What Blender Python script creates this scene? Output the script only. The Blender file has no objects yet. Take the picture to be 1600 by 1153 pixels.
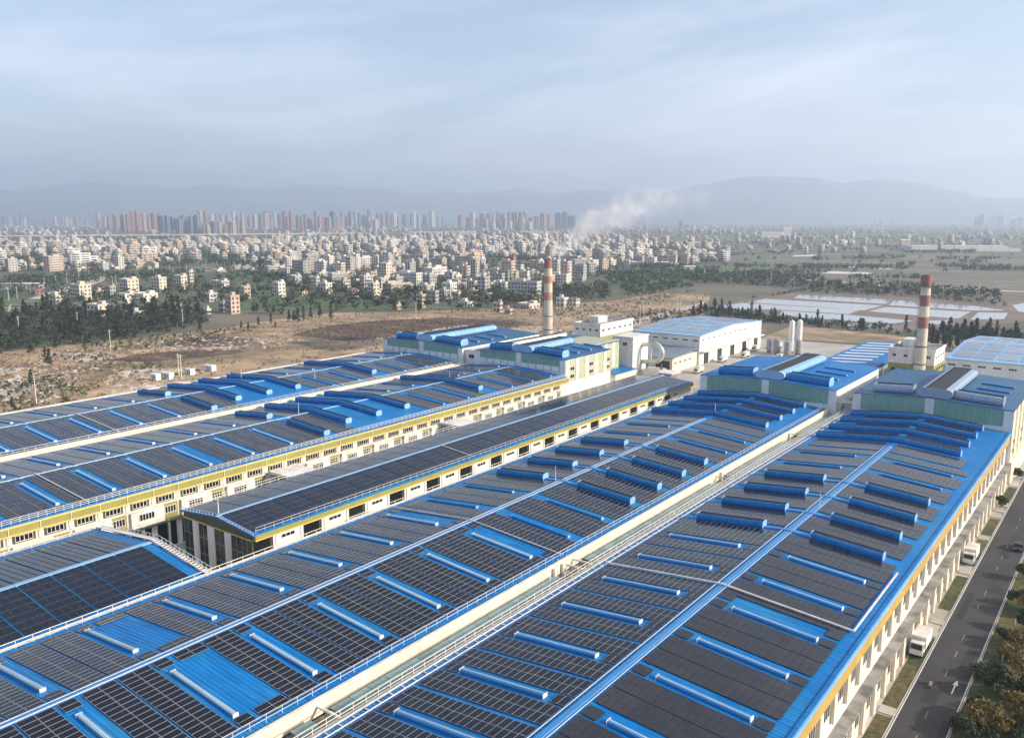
import bpy, math, random
import numpy as np
from mathutils import Vector, Matrix

random.seed(7)
rng = np.random.default_rng(7)
R = math.radians
scene = bpy.context.scene
col = scene.collection

# ------------------------------------------------------------------ camera
CAM_H, F_PX, HORIZON_Y, VP_X = 70.0, 1334.0, 340.0, 1820.0
PCX, PCY = 800.0, 576.5
PITCH = math.atan((PCY - HORIZON_Y) / F_PX)
YAW = math.atan((VP_X - PCX) / (F_PX / math.cos(PITCH)))
cam_d = bpy.data.cameras.new('camera')
cam_d.sensor_width = 36.0
cam_d.lens = 36.0 * F_PX / 1600.0
cam_d.clip_start = 0.5
cam_d.clip_end = 60000
cam = bpy.data.objects.new('camera', cam_d)
col.objects.link(cam)
cam.location = (0, 0, CAM_H)
cam.rotation_euler = (math.pi / 2 - PITCH, 0, YAW)
scene.camera = cam

# ------------------------------------------------------------------ world, sun, exposure
SUN_EL, SUN_AZ = R(24), R(68)          # azimuth from +Y towards +X
world = bpy.data.worlds.new('World')
scene.world = world
world.use_nodes = True
nt = world.node_tree
for n in list(nt.nodes):
    nt.nodes.remove(n)
w_out = nt.nodes.new('ShaderNodeOutputWorld')
w_bg = nt.nodes.new('ShaderNodeBackground')
w_bg.inputs['Strength'].default_value = 0.115
sky = nt.nodes.new('ShaderNodeTexSky')
sky.sky_type = 'NISHITA'
sky.sun_disc = False
sky.sun_elevation = SUN_EL
sky.sun_rotation = SUN_AZ
sky.air_density = 1.0
sky.dust_density = 1.2
sky.ozone_density = 2.5
tc = nt.nodes.new('ShaderNodeTexCoord')
sep = nt.nodes.new('ShaderNodeSeparateXYZ')
nt.links.new(tc.outputs['Generated'], sep.inputs[0])
mz = nt.nodes.new('ShaderNodeMath'); mz.operation = 'MAXIMUM'; mz.inputs[1].default_value = 0.0
nt.links.new(sep.outputs['Z'], mz.inputs[0])
az_ = nt.nodes.new('ShaderNodeMath'); az_.operation = 'ADD'; az_.inputs[1].default_value = 0.12
nt.links.new(mz.outputs[0], az_.inputs[0])
dx = nt.nodes.new('ShaderNodeMath'); dx.operation = 'DIVIDE'
dy = nt.nodes.new('ShaderNodeMath'); dy.operation = 'DIVIDE'
nt.links.new(sep.outputs['X'], dx.inputs[0]); nt.links.new(az_.outputs[0], dx.inputs[1])
nt.links.new(sep.outputs['Y'], dy.inputs[0]); nt.links.new(az_.outputs[0], dy.inputs[1])
cmb = nt.nodes.new('ShaderNodeCombineXYZ')
nt.links.new(dx.outputs[0], cmb.inputs[0]); nt.links.new(dy.outputs[0], cmb.inputs[1])
mapn = nt.nodes.new('ShaderNodeMapping')
mapn.inputs['Rotation'].default_value = (0, 0, R(25))
mapn.inputs['Scale'].default_value = (0.75, 1.0, 1)
mapn.inputs['Location'].default_value = (3.1, 1.7, 0)
nt.links.new(cmb.outputs[0], mapn.inputs[0])
cn = nt.nodes.new('ShaderNodeTexNoise')
cn.inputs['Scale'].default_value = 0.62
cn.inputs['Detail'].default_value = 5
cn.inputs['Roughness'].default_value = 0.58
cn.inputs['Distortion'].default_value = 0.35
nt.links.new(mapn.outputs[0], cn.inputs['Vector'])
cr = nt.nodes.new('ShaderNodeValToRGB')
cr.color_ramp.elements[0].position = 0.42; cr.color_ramp.elements[0].color = (0.08, 0.08, 0.08, 1)
cr.color_ramp.elements[1].position = 0.76; cr.color_ramp.elements[1].color = (0.62, 0.62, 0.62, 1)
nt.links.new(cn.outputs['Fac'], cr.inputs['Fac'])
cmix = nt.nodes.new('ShaderNodeMix'); cmix.data_type = 'RGBA'
nt.links.new(cr.outputs['Color'], cmix.inputs['Factor'])
nt.links.new(sky.outputs['Color'], cmix.inputs['A'])
cmix.inputs['B'].default_value = (10.2, 9.7, 10.3, 1)
nt.links.new(cmix.outputs['Result'], w_bg.inputs['Color'])
nt.links.new(w_bg.outputs[0], w_out.inputs['Surface'])

sun_d = bpy.data.lights.new('sun', 'SUN')
sun_d.energy = 5.0
sun_d.angle = R(0.6)
sun_d.color = (1.0, 0.85, 0.66)
sun = bpy.data.objects.new('sun', sun_d)
col.objects.link(sun)
_d = Vector((math.sin(SUN_AZ) * math.cos(SUN_EL), math.cos(SUN_AZ) * math.cos(SUN_EL), math.sin(SUN_EL)))
sun.rotation_euler = _d.to_track_quat('Z', 'Y').to_euler()
sun.location = (200, 0, 300)

scene.view_settings.view_transform = 'Standard'
scene.view_settings.look = 'None'
scene.view_settings.gamma = 1.0
scene.view_settings.exposure = 0.64
scene.view_settings.use_curve_mapping = False
scene.render.engine = 'CYCLES'
scene.cycles.use_denoising = True
scene.cycles.max_bounces = 6
scene.cycles.diffuse_bounces = 2
scene.cycles.glossy_bounces = 3
scene.cycles.transmission_bounces = 2
scene.cycles.volume_bounces = 2
scene.cycles.use_adaptive_sampling = True

# ------------------------------------------------------------------ helpers
_fw = np.array([-math.sin(YAW) * math.cos(PITCH), math.cos(YAW) * math.cos(PITCH), -math.sin(PITCH)])
_rt = np.array([math.cos(YAW), math.sin(YAW), 0.0])
_up = np.cross(_rt, _fw)


def G(x, y, z=0.0):
    """world point at height z that the photograph shows at pixel x, y"""
    d = _fw * F_PX + _rt * (x - PCX) - _up * (y - PCY)
    t = (z - CAM_H) / d[2]
    return np.array([d[0] * t, d[1] * t, z])


def to_px(p):
    d = np.asarray(p, float) - np.array([0, 0, CAM_H])
    w = d @ _fw
    return PCX + F_PX * (d @ _rt) / w, PCY - F_PX * (d @ _up) / w, w


def tag(o, label=None, cat=None, group=None, kind=None):
    if label: o['label'] = label
    if cat: o['category'] = cat
    if group: o['group'] = group
    if kind: o['kind'] = kind
    return o


def empty(name, loc=(0, 0, 0), rz=0.0):
    o = bpy.data.objects.new(name, None)
    o.location = loc
    o.rotation_euler = (0, 0, rz)
    o.empty_display_size = 0.5
    col.objects.link(o)
    return o


class MB:
    """collects faces; build() links them as ONE mesh object"""
    def __init__(s):
        s.v = []; s.f = []; s.m = []

    def poly(s, pts, m=0):
        n = len(s.v)
        s.v += [tuple(p) for p in pts]
        s.f.append(tuple(range(n, n + len(pts)))); s.m.append(m)
        return s

    def hexa(s, p, m=0):
        n = len(s.v)
        s.v += [tuple(q) for q in p]
        for f in ((0, 3, 2, 1), (4, 5, 6, 7), (0, 1, 5, 4), (1, 2, 6, 5), (2, 3, 7, 6), (3, 0, 4, 7)):
            s.f.append(tuple(n + i for i in f)); s.m.append(m)
        return s

    def box(s, x0, x1, y0, y1, z0, z1, m=0):
        return s.hexa([(x0, y0, z0), (x1, y0, z0), (x1, y1, z0), (x0, y1, z0),
                       (x0, y0, z1), (x1, y0, z1), (x1, y1, z1), (x0, y1, z1)], m)

    def tube(s, a, b, r0, r1=None, n=8, m=0, caps=True):
        r1 = r0 if r1 is None else r1
        a = Vector(a); b = Vector(b)
        d = (b - a).normalized()
        u = d.orthogonal().normalized(); w = d.cross(u)
        k = len(s.v)
        for c, r in ((a, r0), (b, r1)):
            for i in range(n):
                t = 2 * math.pi * i / n
                s.v.append(tuple(c + u * (r * math.cos(t)) + w * (r * math.sin(t))))
        for i in range(n):
            j = (i + 1) % n
            s.f.append((k + i, k + j, k + n + j, k + n + i)); s.m.append(m)
        if caps:
            s.f.append(tuple(k + i for i in range(n - 1, -1, -1))); s.m.append(m)
            s.f.append(tuple(k + n + i for i in range(n))); s.m.append(m)
        return s

    def mesh(s, name, mats, origin=(0, 0, 0), smooth=False):
        me = bpy.data.meshes.new(name)
        o = origin
        me.from_pydata([(v[0] - o[0], v[1] - o[1], v[2] - o[2]) for v in s.v], [], s.f)
        if not isinstance(mats, (list, tuple)): mats = [mats]
        for m in mats: me.materials.append(m)
        if any(s.m): me.polygons.foreach_set('material_index', s.m)
        if smooth: me.polygons.foreach_set('use_smooth', [True] * len(s.f))
        me.update()
        return me

    def build(s, name, mats, parent=None, smooth=False, origin=None, kind=None):
        """vertices are in world coordinates; they are stored relative to the parent chain"""
        o0 = Vector((0, 0, 0))
        p = parent
        while p is not None:
            o0 += Vector(p.location); p = p.parent
        org = Vector(origin) if origin is not None else o0.copy()
        ob = bpy.data.objects.new(name, s.mesh(name, mats, tuple(org), smooth))
        ob.location = org - o0
        ob.parent = parent
        col.objects.link(ob)
        if kind: ob['kind'] = kind
        return ob


def inst(name, me, parent, loc, rot=(0, 0, 0)):
    """a further object on shared mesh data; loc is in world coordinates, parents unrotated"""
    o0 = Vector((0, 0, 0)); p = parent
    while p is not None:
        o0 += Vector(p.location); p = p.parent
    ob = bpy.data.objects.new(name, me)
    ob.location = Vector(loc) - o0
    ob.rotation_euler = rot
    ob.parent = parent
    col.objects.link(ob)
    return ob


def np_mesh(name, V, Fq, mats, mi=None):
    """fast mesh from numpy arrays: V (n,3), Fq (m,k) with k 3 or 4"""
    me = bpy.data.meshes.new(name)
    k = Fq.shape[1]
    me.vertices.add(len(V)); me.vertices.foreach_set('co', np.ascontiguousarray(V, np.float32).ravel())
    me.loops.add(Fq.size); me.loops.foreach_set('vertex_index', np.ascontiguousarray(Fq, np.int32).ravel())
    me.polygons.add(len(Fq))
    me.polygons.foreach_set('loop_start', np.arange(0, Fq.size, k, dtype=np.int32))
    me.polygons.foreach_set('loop_total', np.full(len(Fq), k, np.int32))
    if not isinstance(mats, (list, tuple)): mats = [mats]
    for m in mats: me.materials.append(m)
    if mi is not None: me.polygons.foreach_set('material_index', np.ascontiguousarray(mi, np.int32))
    me.update(calc_edges=True)
    me.validate()
    return me


def np_obj(name, V, Fq, mats, mi=None, parent=None):
    ob = bpy.data.objects.new(name, np_mesh(name, V, Fq, mats, mi))
    ob.parent = parent
    col.objects.link(ob)
    return ob


# ------------------------------------------------------------------ materials
def mat(name, c, rough=0.6, metal=0.0, var=0.12, scale=0.6, spec=0.5, bump=0.0, bscale=4.0, c2=None, patch=None, patch_scale=0.05,
        detail=4, ribs=None, island=0.0, stretch=None):
    """Principled material; colour varies by noise in object space; optional second colour in patches, ribs as bump"""
    m = bpy.data.materials.new(name)
    m.use_nodes = True
    t = m.node_tree; N = t.nodes; L = t.links
    b = N['Principled BSDF']
    b.inputs['Roughness'].default_value = rough
    b.inputs['Metallic'].default_value = metal
    b.inputs['Specular IOR Level'].default_value = spec
    geo = N.new('ShaderNodeNewGeometry')
    base = None
    if c2 is not None:
        n2 = N.new('ShaderNodeTexNoise'); n2.inputs['Scale'].default_value = patch_scale; n2.inputs['Detail'].default_value = 6
        n2.inputs['Roughness'].default_value = 0.62
        L.new(geo.outputs['Position'], n2.inputs['Vector'])
        rp = N.new('ShaderNodeValToRGB')
        p0, p1 = patch or (0.45, 0.58)
        rp.color_ramp.elements[0].position = p0; rp.color_ramp.elements[0].color = (*c, 1)
        rp.color_ramp.elements[1].position = p1; rp.color_ramp.elements[1].color = (*c2, 1)
        L.new(n2.outputs['Fac'], rp.inputs['Fac'])
        base = rp.outputs['Color']
    nz = N.new('ShaderNodeTexNoise'); nz.inputs['Scale'].default_value = scale; nz.inputs['Detail'].default_value = detail
    nz.inputs['Roughness'].default_value = 0.6
    if stretch is not None:
        st_ = N.new('ShaderNodeVectorMath'); st_.operation = 'MULTIPLY'; st_.inputs[1].default_value = stretch
        L.new(geo.outputs['Position'], st_.inputs[0]); L.new(st_.outputs[0], nz.inputs['Vector'])
    else:
        L.new(geo.outputs['Position'], nz.inputs['Vector'])
    mr = N.new('ShaderNodeMapRange')
    mr.inputs['From Min'].default_value = 0.28; mr.inputs['From Max'].default_value = 0.72
    mr.inputs['To Min'].default_value = 1 - var; mr.inputs['To Max'].default_value = 1 + var
    L.new(nz.outputs['Fac'], mr.inputs['Value'])
    val = mr.outputs['Result']
    if island > 0:
        oi = N.new('ShaderNodeObjectInfo')
        ad = N.new('ShaderNodeMath'); ad.operation = 'ADD'
        L.new(geo.outputs['Random Per Island'], ad.inputs[0]); L.new(oi.outputs['Random'], ad.inputs[1])
        fr = N.new('ShaderNodeMath'); fr.operation = 'FRACT'; L.new(ad.outputs[0], fr.inputs[0])
        m2 = N.new('ShaderNodeMapRange'); m2.inputs['To Min'].default_value = 1 - island; m2.inputs['To Max'].default_value = 1 + island
        L.new(fr.outputs[0], m2.inputs['Value'])
        mu = N.new('ShaderNodeMath'); mu.operation = 'MULTIPLY'
        L.new(val, mu.inputs[0]); L.new(m2.outputs['Result'], mu.inputs[1]); val = mu.outputs[0]
    vm = N.new('ShaderNodeVectorMath'); vm.operation = 'SCALE'
    if base is not None: L.new(base, vm.inputs[0])
    else: vm.inputs[0].default_value = c
    L.new(val, vm.inputs['Scale'])
    L.new(vm.outputs[0], b.inputs['Base Color'])
    h = None
    if bump > 0:
        bn = N.new('ShaderNodeTexNoise'); bn.inputs['Scale'].default_value = bscale; bn.inputs['Detail'].default_value = 5
        L.new(geo.outputs['Position'], bn.inputs['Vector']); h = bn.outputs['Fac']; bs = bump
    if ribs is not None:
        axis, freq, amt = ribs
        sp = N.new('ShaderNodeSeparateXYZ'); L.new(geo.outputs['Position'], sp.inputs[0])
        mm = N.new('ShaderNodeMath'); mm.operation = 'MULTIPLY'; mm.inputs[1].default_value = freq * 2 * math.pi
        L.new(sp.outputs[axis], mm.inputs[0])
        sn = N.new('ShaderNodeMath'); sn.operation = 'SINE'; L.new(mm.outputs[0], sn.inputs[0]); h = sn.outputs[0]; bs = amt
    if h is not None:
        bp = N.new('ShaderNodeBump'); bp.inputs['Strength'].default_value = 1.0; bp.inputs['Distance'].default_value = bs
        L.new(h, bp.inputs['Height']); L.new(bp.outputs['Normal'], b.inputs['Normal'])
    return m


M = {}
M['blue'] = mat('blue_roof_sheet', (0.001, 0.155, 0.45), 0.45, spec=0.2, var=0.30, scale=0.7, stretch=(.25, 2.2, 1), c2=(0.02, 0.195, 0.43), patch=(.42, .68), patch_scale=0.09, ribs=('Y', 1.6, 0.03))
M['blue_tube'] = mat('blue_vent_sheet', (0.001, 0.160, 0.45), 0.42, spec=0.25, var=0.25, scale=0.8, stretch=(1.6, .5, .5), c2=(0.012, 0.185, 0.42), patch=(.45, .7), patch_scale=0.2, ribs=('X', 0.9, 0.012))
M['blue_mid'] = mat('mid_blue_sheet', (0.04, 0.22, 0.50), 0.4, var=0.12, scale=0.3)
M['glazing_blue'] = mat('blue_rooflight_glazing', (0.16, 0.38, 0.62), 0.35, var=0.12, scale=0.4)
M['blue_pale'] = mat('pale_and_sunlit_blue_sheet', (0.22, 0.42, 0.66), 0.45, var=0.16, scale=0.2)  # pale blue sheet; on vent caps and kiln vent shells it bakes in sunlight
M['blue_dull'] = mat('weathered_blue_sheet', (0.012, 0.095, 0.23), 0.5, var=0.28, scale=0.5, stretch=(.25, 1.5, 1), c2=(0.03, 0.11, 0.2), patch_scale=.08, ribs=('Y', 1.2, 0.03))
M['steel_vent'] = mat('grey_blue_vent_sheet', (0.30, 0.38, 0.50), 0.4, metal=0.3, var=0.1)
M['slot'] = mat('black_parts_and_opening_shade', (0.02, 0.022, 0.026), 0.7)  # shade of openings as black sheets; also tyres and seat
M['rail'] = mat('galvanised_rail', (0.62, 0.66, 0.70), 0.45, metal=0.2, var=0.1)
M['rail_cream'] = mat('cream_painted_rail', (0.74, 0.68, 0.56), 0.5)
M['cream'] = mat('cream_render', (0.70, 0.63, 0.51), 0.8, var=0.18, scale=0.6, stretch=(1, 1, .3), c2=(0.58, 0.51, 0.40), patch=(.52, .75), patch_scale=.15, bump=0.02, bscale=6)
M['white'] = mat('white_panel', (0.68, 0.66, 0.62), 0.65, var=0.2, scale=0.6, stretch=(1.2, 1.2, .25), c2=(0.56, 0.53, 0.47), patch=(.5, .72), patch_scale=.25)
M['white_stain'] = mat('white_cladding', (0.74, 0.75, 0.74), 0.6, var=0.10, scale=0.2, c2=(0.62, 0.62, 0.60), patch=(0.5, 0.68), patch_scale=0.12)
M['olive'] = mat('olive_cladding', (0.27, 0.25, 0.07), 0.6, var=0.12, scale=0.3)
M['olive_dark'] = mat('dark_and_shaded_olive', (0.055, 0.058, 0.03), 0.6, var=0.12)  # dark trim olive, deepened for the shade on the narrow hall's gable fascia
M['yellow'] = mat('yellow_trim', (0.70, 0.52, 0.16), 0.5, var=0.06)
M['gold'] = mat('ochre_fascia', (0.44, 0.29, 0.075), 0.6, var=0.15, scale=0.4)
M['green'] = mat('green_translucent_cladding', (0.18, 0.36, 0.30), 0.45, var=0.12, scale=0.4, ribs=('X', 1.0, 0.05))
M['green_y'] = mat('pale_green_cladding', (0.42, 0.44, 0.30), 0.5, var=0.12, scale=0.4, ribs=('Y', 1.0, 0.05))
M['glass'] = mat('dark_window_glass', (0.010, 0.013, 0.014), 0.08, spec=0.35, var=0.2, scale=0.7)
M['glass_green'] = mat('green_reflection_glass', (0.012, 0.022, 0.018), 0.1, spec=0.3, var=0.3)  # greenish reflection put into the pane colour
M['glass_teal'] = mat('teal_glass_panel', (0.16, 0.26, 0.27), 0.25, var=0.18, scale=0.3, island=0.15)
M['glazing'] = mat('rooflight_glazing', (0.24, 0.41, 0.54), 0.35, var=0.12, scale=0.4)
M['concrete'] = mat('gutter_concrete', (0.26, 0.25, 0.23), 0.9, var=0.3, scale=0.5, c2=(0.12, 0.115, 0.10), patch=(0.45, 0.6), patch_scale=0.3, bump=0.03)
M['yard'] = mat('yard_concrete', (0.44, 0.41, 0.36), 0.9, var=0.15, scale=0.15, c2=(0.34, 0.32, 0.28), patch_scale=0.06)
M['asphalt'] = mat('asphalt', (0.034, 0.035, 0.039), 0.85, var=0.18, scale=0.5, c2=(0.046, 0.046, 0.048), patch_scale=0.08, bump=0.01, bscale=12)
M['asphalt_new'] = mat('fresh_asphalt', (0.022, 0.022, 0.025), 0.8, var=0.2, scale=1.0)
M['paint_w'] = mat('white_road_paint', (0.7, 0.7, 0.68), 0.7, var=0.2, scale=2)
M['paint_y'] = mat('yellow_road_paint', (0.30, 0.22, 0.08), 0.7, var=0.5, scale=2)
M['brick_band'] = mat('chimney_red_band', (0.27, 0.12, 0.10), 0.75, var=0.2, scale=0.6)
M['brick_band2'] = mat('chimney_faded_orange_band', (0.37, 0.20, 0.135), 0.75, var=0.2, scale=0.6)
M['ch_white'] = mat('chimney_pale_band', (0.56, 0.49, 0.38), 0.8, stretch=(1,1,.25), var=0.25, scale=0.5)
M['ch_grey'] = mat('chimney_concrete', (0.50, 0.46, 0.38), 0.85, var=0.2, scale=0.5, bump=0.03, bscale=2)
M['dark_iron'] = mat('dark_iron', (0.05, 0.05, 0.055), 0.5, metal=0.4)
M['duct'] = mat('galvanised_duct', (0.55, 0.54, 0.50), 0.4, metal=0.5, var=0.15)
M['silo_w'] = mat('white_silo_paint', (0.76, 0.75, 0.72), 0.5, var=0.07)
M['silo_g'] = mat('grey_tank_paint', (0.27, 0.29, 0.31), 0.5, var=0.15)
M['rust'] = mat('rusty_stock', (0.28, 0.16, 0.09), 0.85, var=0.35, scale=0.6)
M['grass'] = mat('verge_grass', (0.045, 0.062, 0.018), 0.95, var=0.5, scale=1.2, c2=(0.10, 0.085, 0.03), patch_scale=0.15, bump=0.08, bscale=5)
M['water'] = mat('pond_water', (0.36, 0.355, 0.34), 0.08, var=0.1, spec=0.6, bump=0.004, bscale=0.6)
M['trunk'] = mat('bark', (0.10, 0.075, 0.05), 0.9)


def panel_mat(name, c, frame=None, rough=0.16, isl=0.3, spec=0.42):
    m = mat(name, c, rough, var=0.3, scale=0.4, spec=spec, island=isl, c2=tuple(v * 1.7 + .001 for v in c), patch=(.48, .75), patch_scale=0.06)
    return m


M['panel'] = panel_mat('solar_cell_glass', (0.0035, 0.0052, 0.011), rough=0.10)
M['panel_film'] = panel_mat('black_film_panel', (0.018, 0.0175, 0.019), rough=0.16, isl=0.07, spec=0.6)
M['frame'] = mat('panel_frame', (0.38, 0.375, 0.37), 0.45, metal=0.35, var=0.1)
M['frame_c'] = mat('anodised_panel_frame', (0.15, 0.155, 0.17), 0.4, metal=0.3, var=0.1)
M['frame_dark'] = mat('dark_panel_frame', (0.03, 0.03, 0.034), 0.3, var=0.1)

# ------------------------------------------------------------------ setting: ground, yard, road
GROUND = mat('farmland', (0.070, 0.090, 0.045), 0.95, var=0.32, scale=0.012, c2=(0.15, 0.125, 0.085), patch=(0.42, 0.62), patch_scale=0.0045, detail=8)
g = MB()
S_ = 19500.0
g.poly([(-S_, -S_, 0), (S_, -S_, 0), (S_, S_, 0), (-S_, S_, 0)])
tag(g.build('ground', GROUND), kind='structure')

y_ = MB()
y_.poly([(-272, -30, 0.004), (-23.2, -30, 0.004), (-23.2, 240, 0.004), (-23.2, 500, 0.004), (-272, 480, 0.004)])
tag(y_.build('factory_yard', M['yard']), kind='structure')

# service road on the right of the works
RX0, RX1 = -23.3, -16.2
r_ = MB(); r_.poly([(RX0, -40, 0.008), (RX1, -40, 0.008), (RX1, 520, 0.008), (RX0, 520, 0.008)])
road = tag(r_.build('service_road', M['asphalt']), kind='structure')
mk = MB()
for e in (RX0 + 0.12, RX1 - 0.27):
    mk.poly([(e, -40, 0.013), (e + 0.15, -40, 0.013), (e + 0.15, 520, 0.013), (e, 520, 0.013)])
mk.build('edge_line', M['paint_w'], road)
dash_me = MB().poly([(-0.07, -1.2, 0), (0.07, -1.2, 0), (0.07, 1.2, 0), (-0.07, 1.2, 0)]).mesh('centre_dash', M['paint_y'])
for k in range(26):
    if k % 7 not in (2, 5): inst('centre_dash', dash_me, road, ((RX0 + RX1) / 2 + .05 * math.sin(k * 3), 96 + k * 7.2, 0.013))
for (x, y, a, b) in ((-21.5, 128, 2.2, 5), (-18.6, 141, 1.6, 9), (-22.3, 160, 1.2, 14), (-19.5, 176, 2.6, 4), (-17.6, 118, 1.4, 7), (-20.4, 196, 1.8, 8)):
    MB().poly([(x, y, .0105), (x + a, y + .2, .0105), (x + a - .1, y + b, .0105), (x + .1, y + b - .3, .0105)]).build('repair_patch', M['asphalt_new'], road)
for a in (-1, 1):                                           # kerbs
    kb = MB(); x = RX0 - 0.16 if a < 0 else RX1
    kb.box(x, x + 0.16, -40, 520, 0, 0.13)
    tag(kb.build('kerb', M['yard']), kind='structure')
for (ya, yb) in ((96, 121), (124, 150), (163, 181), (192, 205), (209, 222), (240, 252)):
    gb = MB(); n = 10
    gb.poly([(-25.6, ya, 0.05), (RX0 - 0.17, ya, 0.05), (RX0 - 0.17, yb, 0.05), (-25.6, yb, 0.05)])
    tag(gb.build('grass_strip', M['grass']), kind='structure')
vg = MB(); vg.poly([(RX1 + 0.17, -40, 0.02), (60, -40, 0.02), (60, 520, 0.02), (RX1 + 0.17, 520, 0.02)])
tag(vg.build('grass_verge', M['grass']), kind='structure')

# ------------------------------------------------------------------ panels
def panel_mesh(name, lx, ly, fr, mats):
    """one module: glass sheet held a little below the rim of its frame"""
    b = MB(); hx, hy, t = lx / 2, ly / 2, 0.045
    ix, iy = hx - fr, hy - fr
    o = [(-hx, -hy), (hx, -hy), (hx, hy), (-hx, hy)]
    i_ = [(-ix, -iy), (ix, -iy), (ix, iy), (-ix, iy)]
    for k in range(4):
        j = (k + 1) % 4
        b.poly([(*o[k], t), (*o[j], t), (*i_[j], t - 0.004), (*i_[k], t - 0.004)], 1)
        b.poly([(*o[k], 0), (*o[j], 0), (*o[j], t), (*o[k], t)], 1)
    b.poly([(*p, t - 0.008) for p in i_], 0)
    me = b.mesh(name, mats)
    return me, np.array(b.v), [list(f) for f in b.f], np.array(b.m)


PAN = {
    'a': panel_mesh('solar_panel', 0.985, 1.955, 0.030, [M['panel'], M['frame']]),
    'f': panel_mesh('film_panel', 1.0, 1.965, 0.02, [M['panel_film'], M['frame_dark']]),
    'c': panel_mesh('solar_panel', 1.96, 1.06, 0.022, [M['panel'], M['frame_c']]),
}


def lay_panels(root, roof, spots, kind='a', most=300):
    """spots: (x, y, z, tilt about Y). The nearest in view are objects, the rest one array."""
    me, pv, pf, pm = PAN[kind]
    S = np.array(spots)
    if not len(S): return
    S[:, 3] += rng.normal(0, .0045, len(S))                    # no two modules lie quite alike
    u, v, w = [], [], []
    for s in S:
        a, b, c = to_px(s[:3]); u.append(a); v.append(b); w.append(c)
    u, v, w = map(np.array, (u, v, w))
    seen = (w > 1) & (u > -10) & (u < 1610) & (v < 1165)
    order = np.argsort(np.where(seen, w, 1e9))
    near = [i for i in order[:most] if seen[i]]
    nm = 'film_panel' if kind == 'f' else 'solar_panel'
    for i in near:
        inst(nm, me, roof, S[i, :3], (0, S[i, 3], 0))
    rest = np.setdiff1d(np.arange(len(S)), near)
    if not len(rest): return
    A = S[rest]
    c, s = np.cos(A[:, 3]), np.sin(A[:, 3])
    X = pv[None, :, 0] * c[:, None] + pv[None, :, 2] * s[:, None] + A[:, 0:1]
    Y = np.broadcast_to(pv[None, :, 1], X.shape) + A[:, 1:2]
    Z = -pv[None, :, 0] * s[:, None] + pv[None, :, 2] * c[:, None] + A[:, 2:3]
    V = np.stack([X, Y, Z], -1).reshape(-1, 3) - np.array(root.location)
    n = pv.shape[0]
    Fq = (np.array(pf)[None] + (np.arange(len(A)) * n)[:, None, None]).reshape(-1, 4)
    ob = np_obj(nm + '_array', V, Fq, list(me.materials), np.tile(pm, len(A)), parent=root)
    ob['kind'] = 'stuff'


# ------------------------------------------------------------------ vents and roof lights
PROFILE = [(-0.72, 0.0), (-0.92, 0.16), (-1.0, 0.42), (-0.97, 0.66), (-0.84, 0.87), (-0.58, 1.0)]


def vent(root, name, path, w, h, along, shell, cap, slot=True, mid=0.58):
    """roof ventilator: curved side sheets with a dark sheet as the shade of the open throat, swept along path; capsule end caps"""
    p0 = Vector(path[0])
    part = empty(name); part.parent = root
    o0 = Vector(root.location); part.location = p0 - o0
    L = [(a * w, b * h) for a, b in PROFILE]
    Rr = [(-a, b) for a, b in reversed(L)]

    def at(p, s, t):
        return (p[0], p[1] + s, p[2] + t) if along == 'X' else (p[0] + s, p[1], p[2] + t)
    sh = MB()
    for half in (L, Rr):
        for k in range(len(path) - 1):
            for i in range(len(half) - 1):
                sh.poly([at(path[k], *half[i]), at(path[k], *half[i + 1]), at(path[k + 1], *half[i + 1]), at(path[k + 1], *half[i])])
    sh.build('side_sheet', shell, part, smooth=True)
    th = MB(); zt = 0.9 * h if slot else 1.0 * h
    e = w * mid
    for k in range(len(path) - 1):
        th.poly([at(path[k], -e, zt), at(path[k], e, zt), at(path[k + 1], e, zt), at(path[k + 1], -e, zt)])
    th.build('throat' if slot else 'top_sheet', M['slot'] if slot else shell, part)  # dark sheet closes the top, standing for the shade in the throat
    if slot:
        sb = MB(); k = 0 if along == 'X' else 1
        for a_, b_ in zip(path[:-1], path[1:]):
            va, vb = Vector(a_), Vector(b_); ln_ = abs(vb[k] - va[k]); ns = max(1, int(ln_ / 2.9))
            for q_ in range(1, ns):
                p = va.lerp(vb, q_ / ns); p2 = va.lerp(vb, q_ / ns + .1 / ln_)
                for half in (L, Rr):
                    for i in range(len(half) - 1):
                        u_, v__ = half[i], half[i + 1]
                        sb.poly([at(p, u_[0] * 1.025, u_[1] * 1.015), at(p, v__[0] * 1.025, v__[1] * 1.015), at(p2, v__[0] * 1.025, v__[1] * 1.015), at(p2, u_[0] * 1.025, u_[1] * 1.015)])
        if sb.f: sb.build('seam_band', M['blue_mid'], part)
    prof = L + Rr
    for p, d in ((path[0], -1), (path[-1], 1)):
        cb = MB(); q = list(p); k = 0 if along == 'X' else 1
        a_, b_ = list(q), list(q); b_[k] += 0.12 * d
        f0 = [at(a_, s * 1.05, t * 1.04) for s, t in prof]; f1 = [at(b_, s * 1.05, t * 1.04) for s, t in prof]
        cb.poly(f1); cb.poly(f0)
        for i in range(len(prof)):
            j = (i + 1) % len(prof)
            cb.poly([f0[i], f0[j], f1[j], f1[i]])
        cb.build('end_cap', cap, part)  # pale caps: same blue as the shell with sunlight put into the colour
    return part


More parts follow.
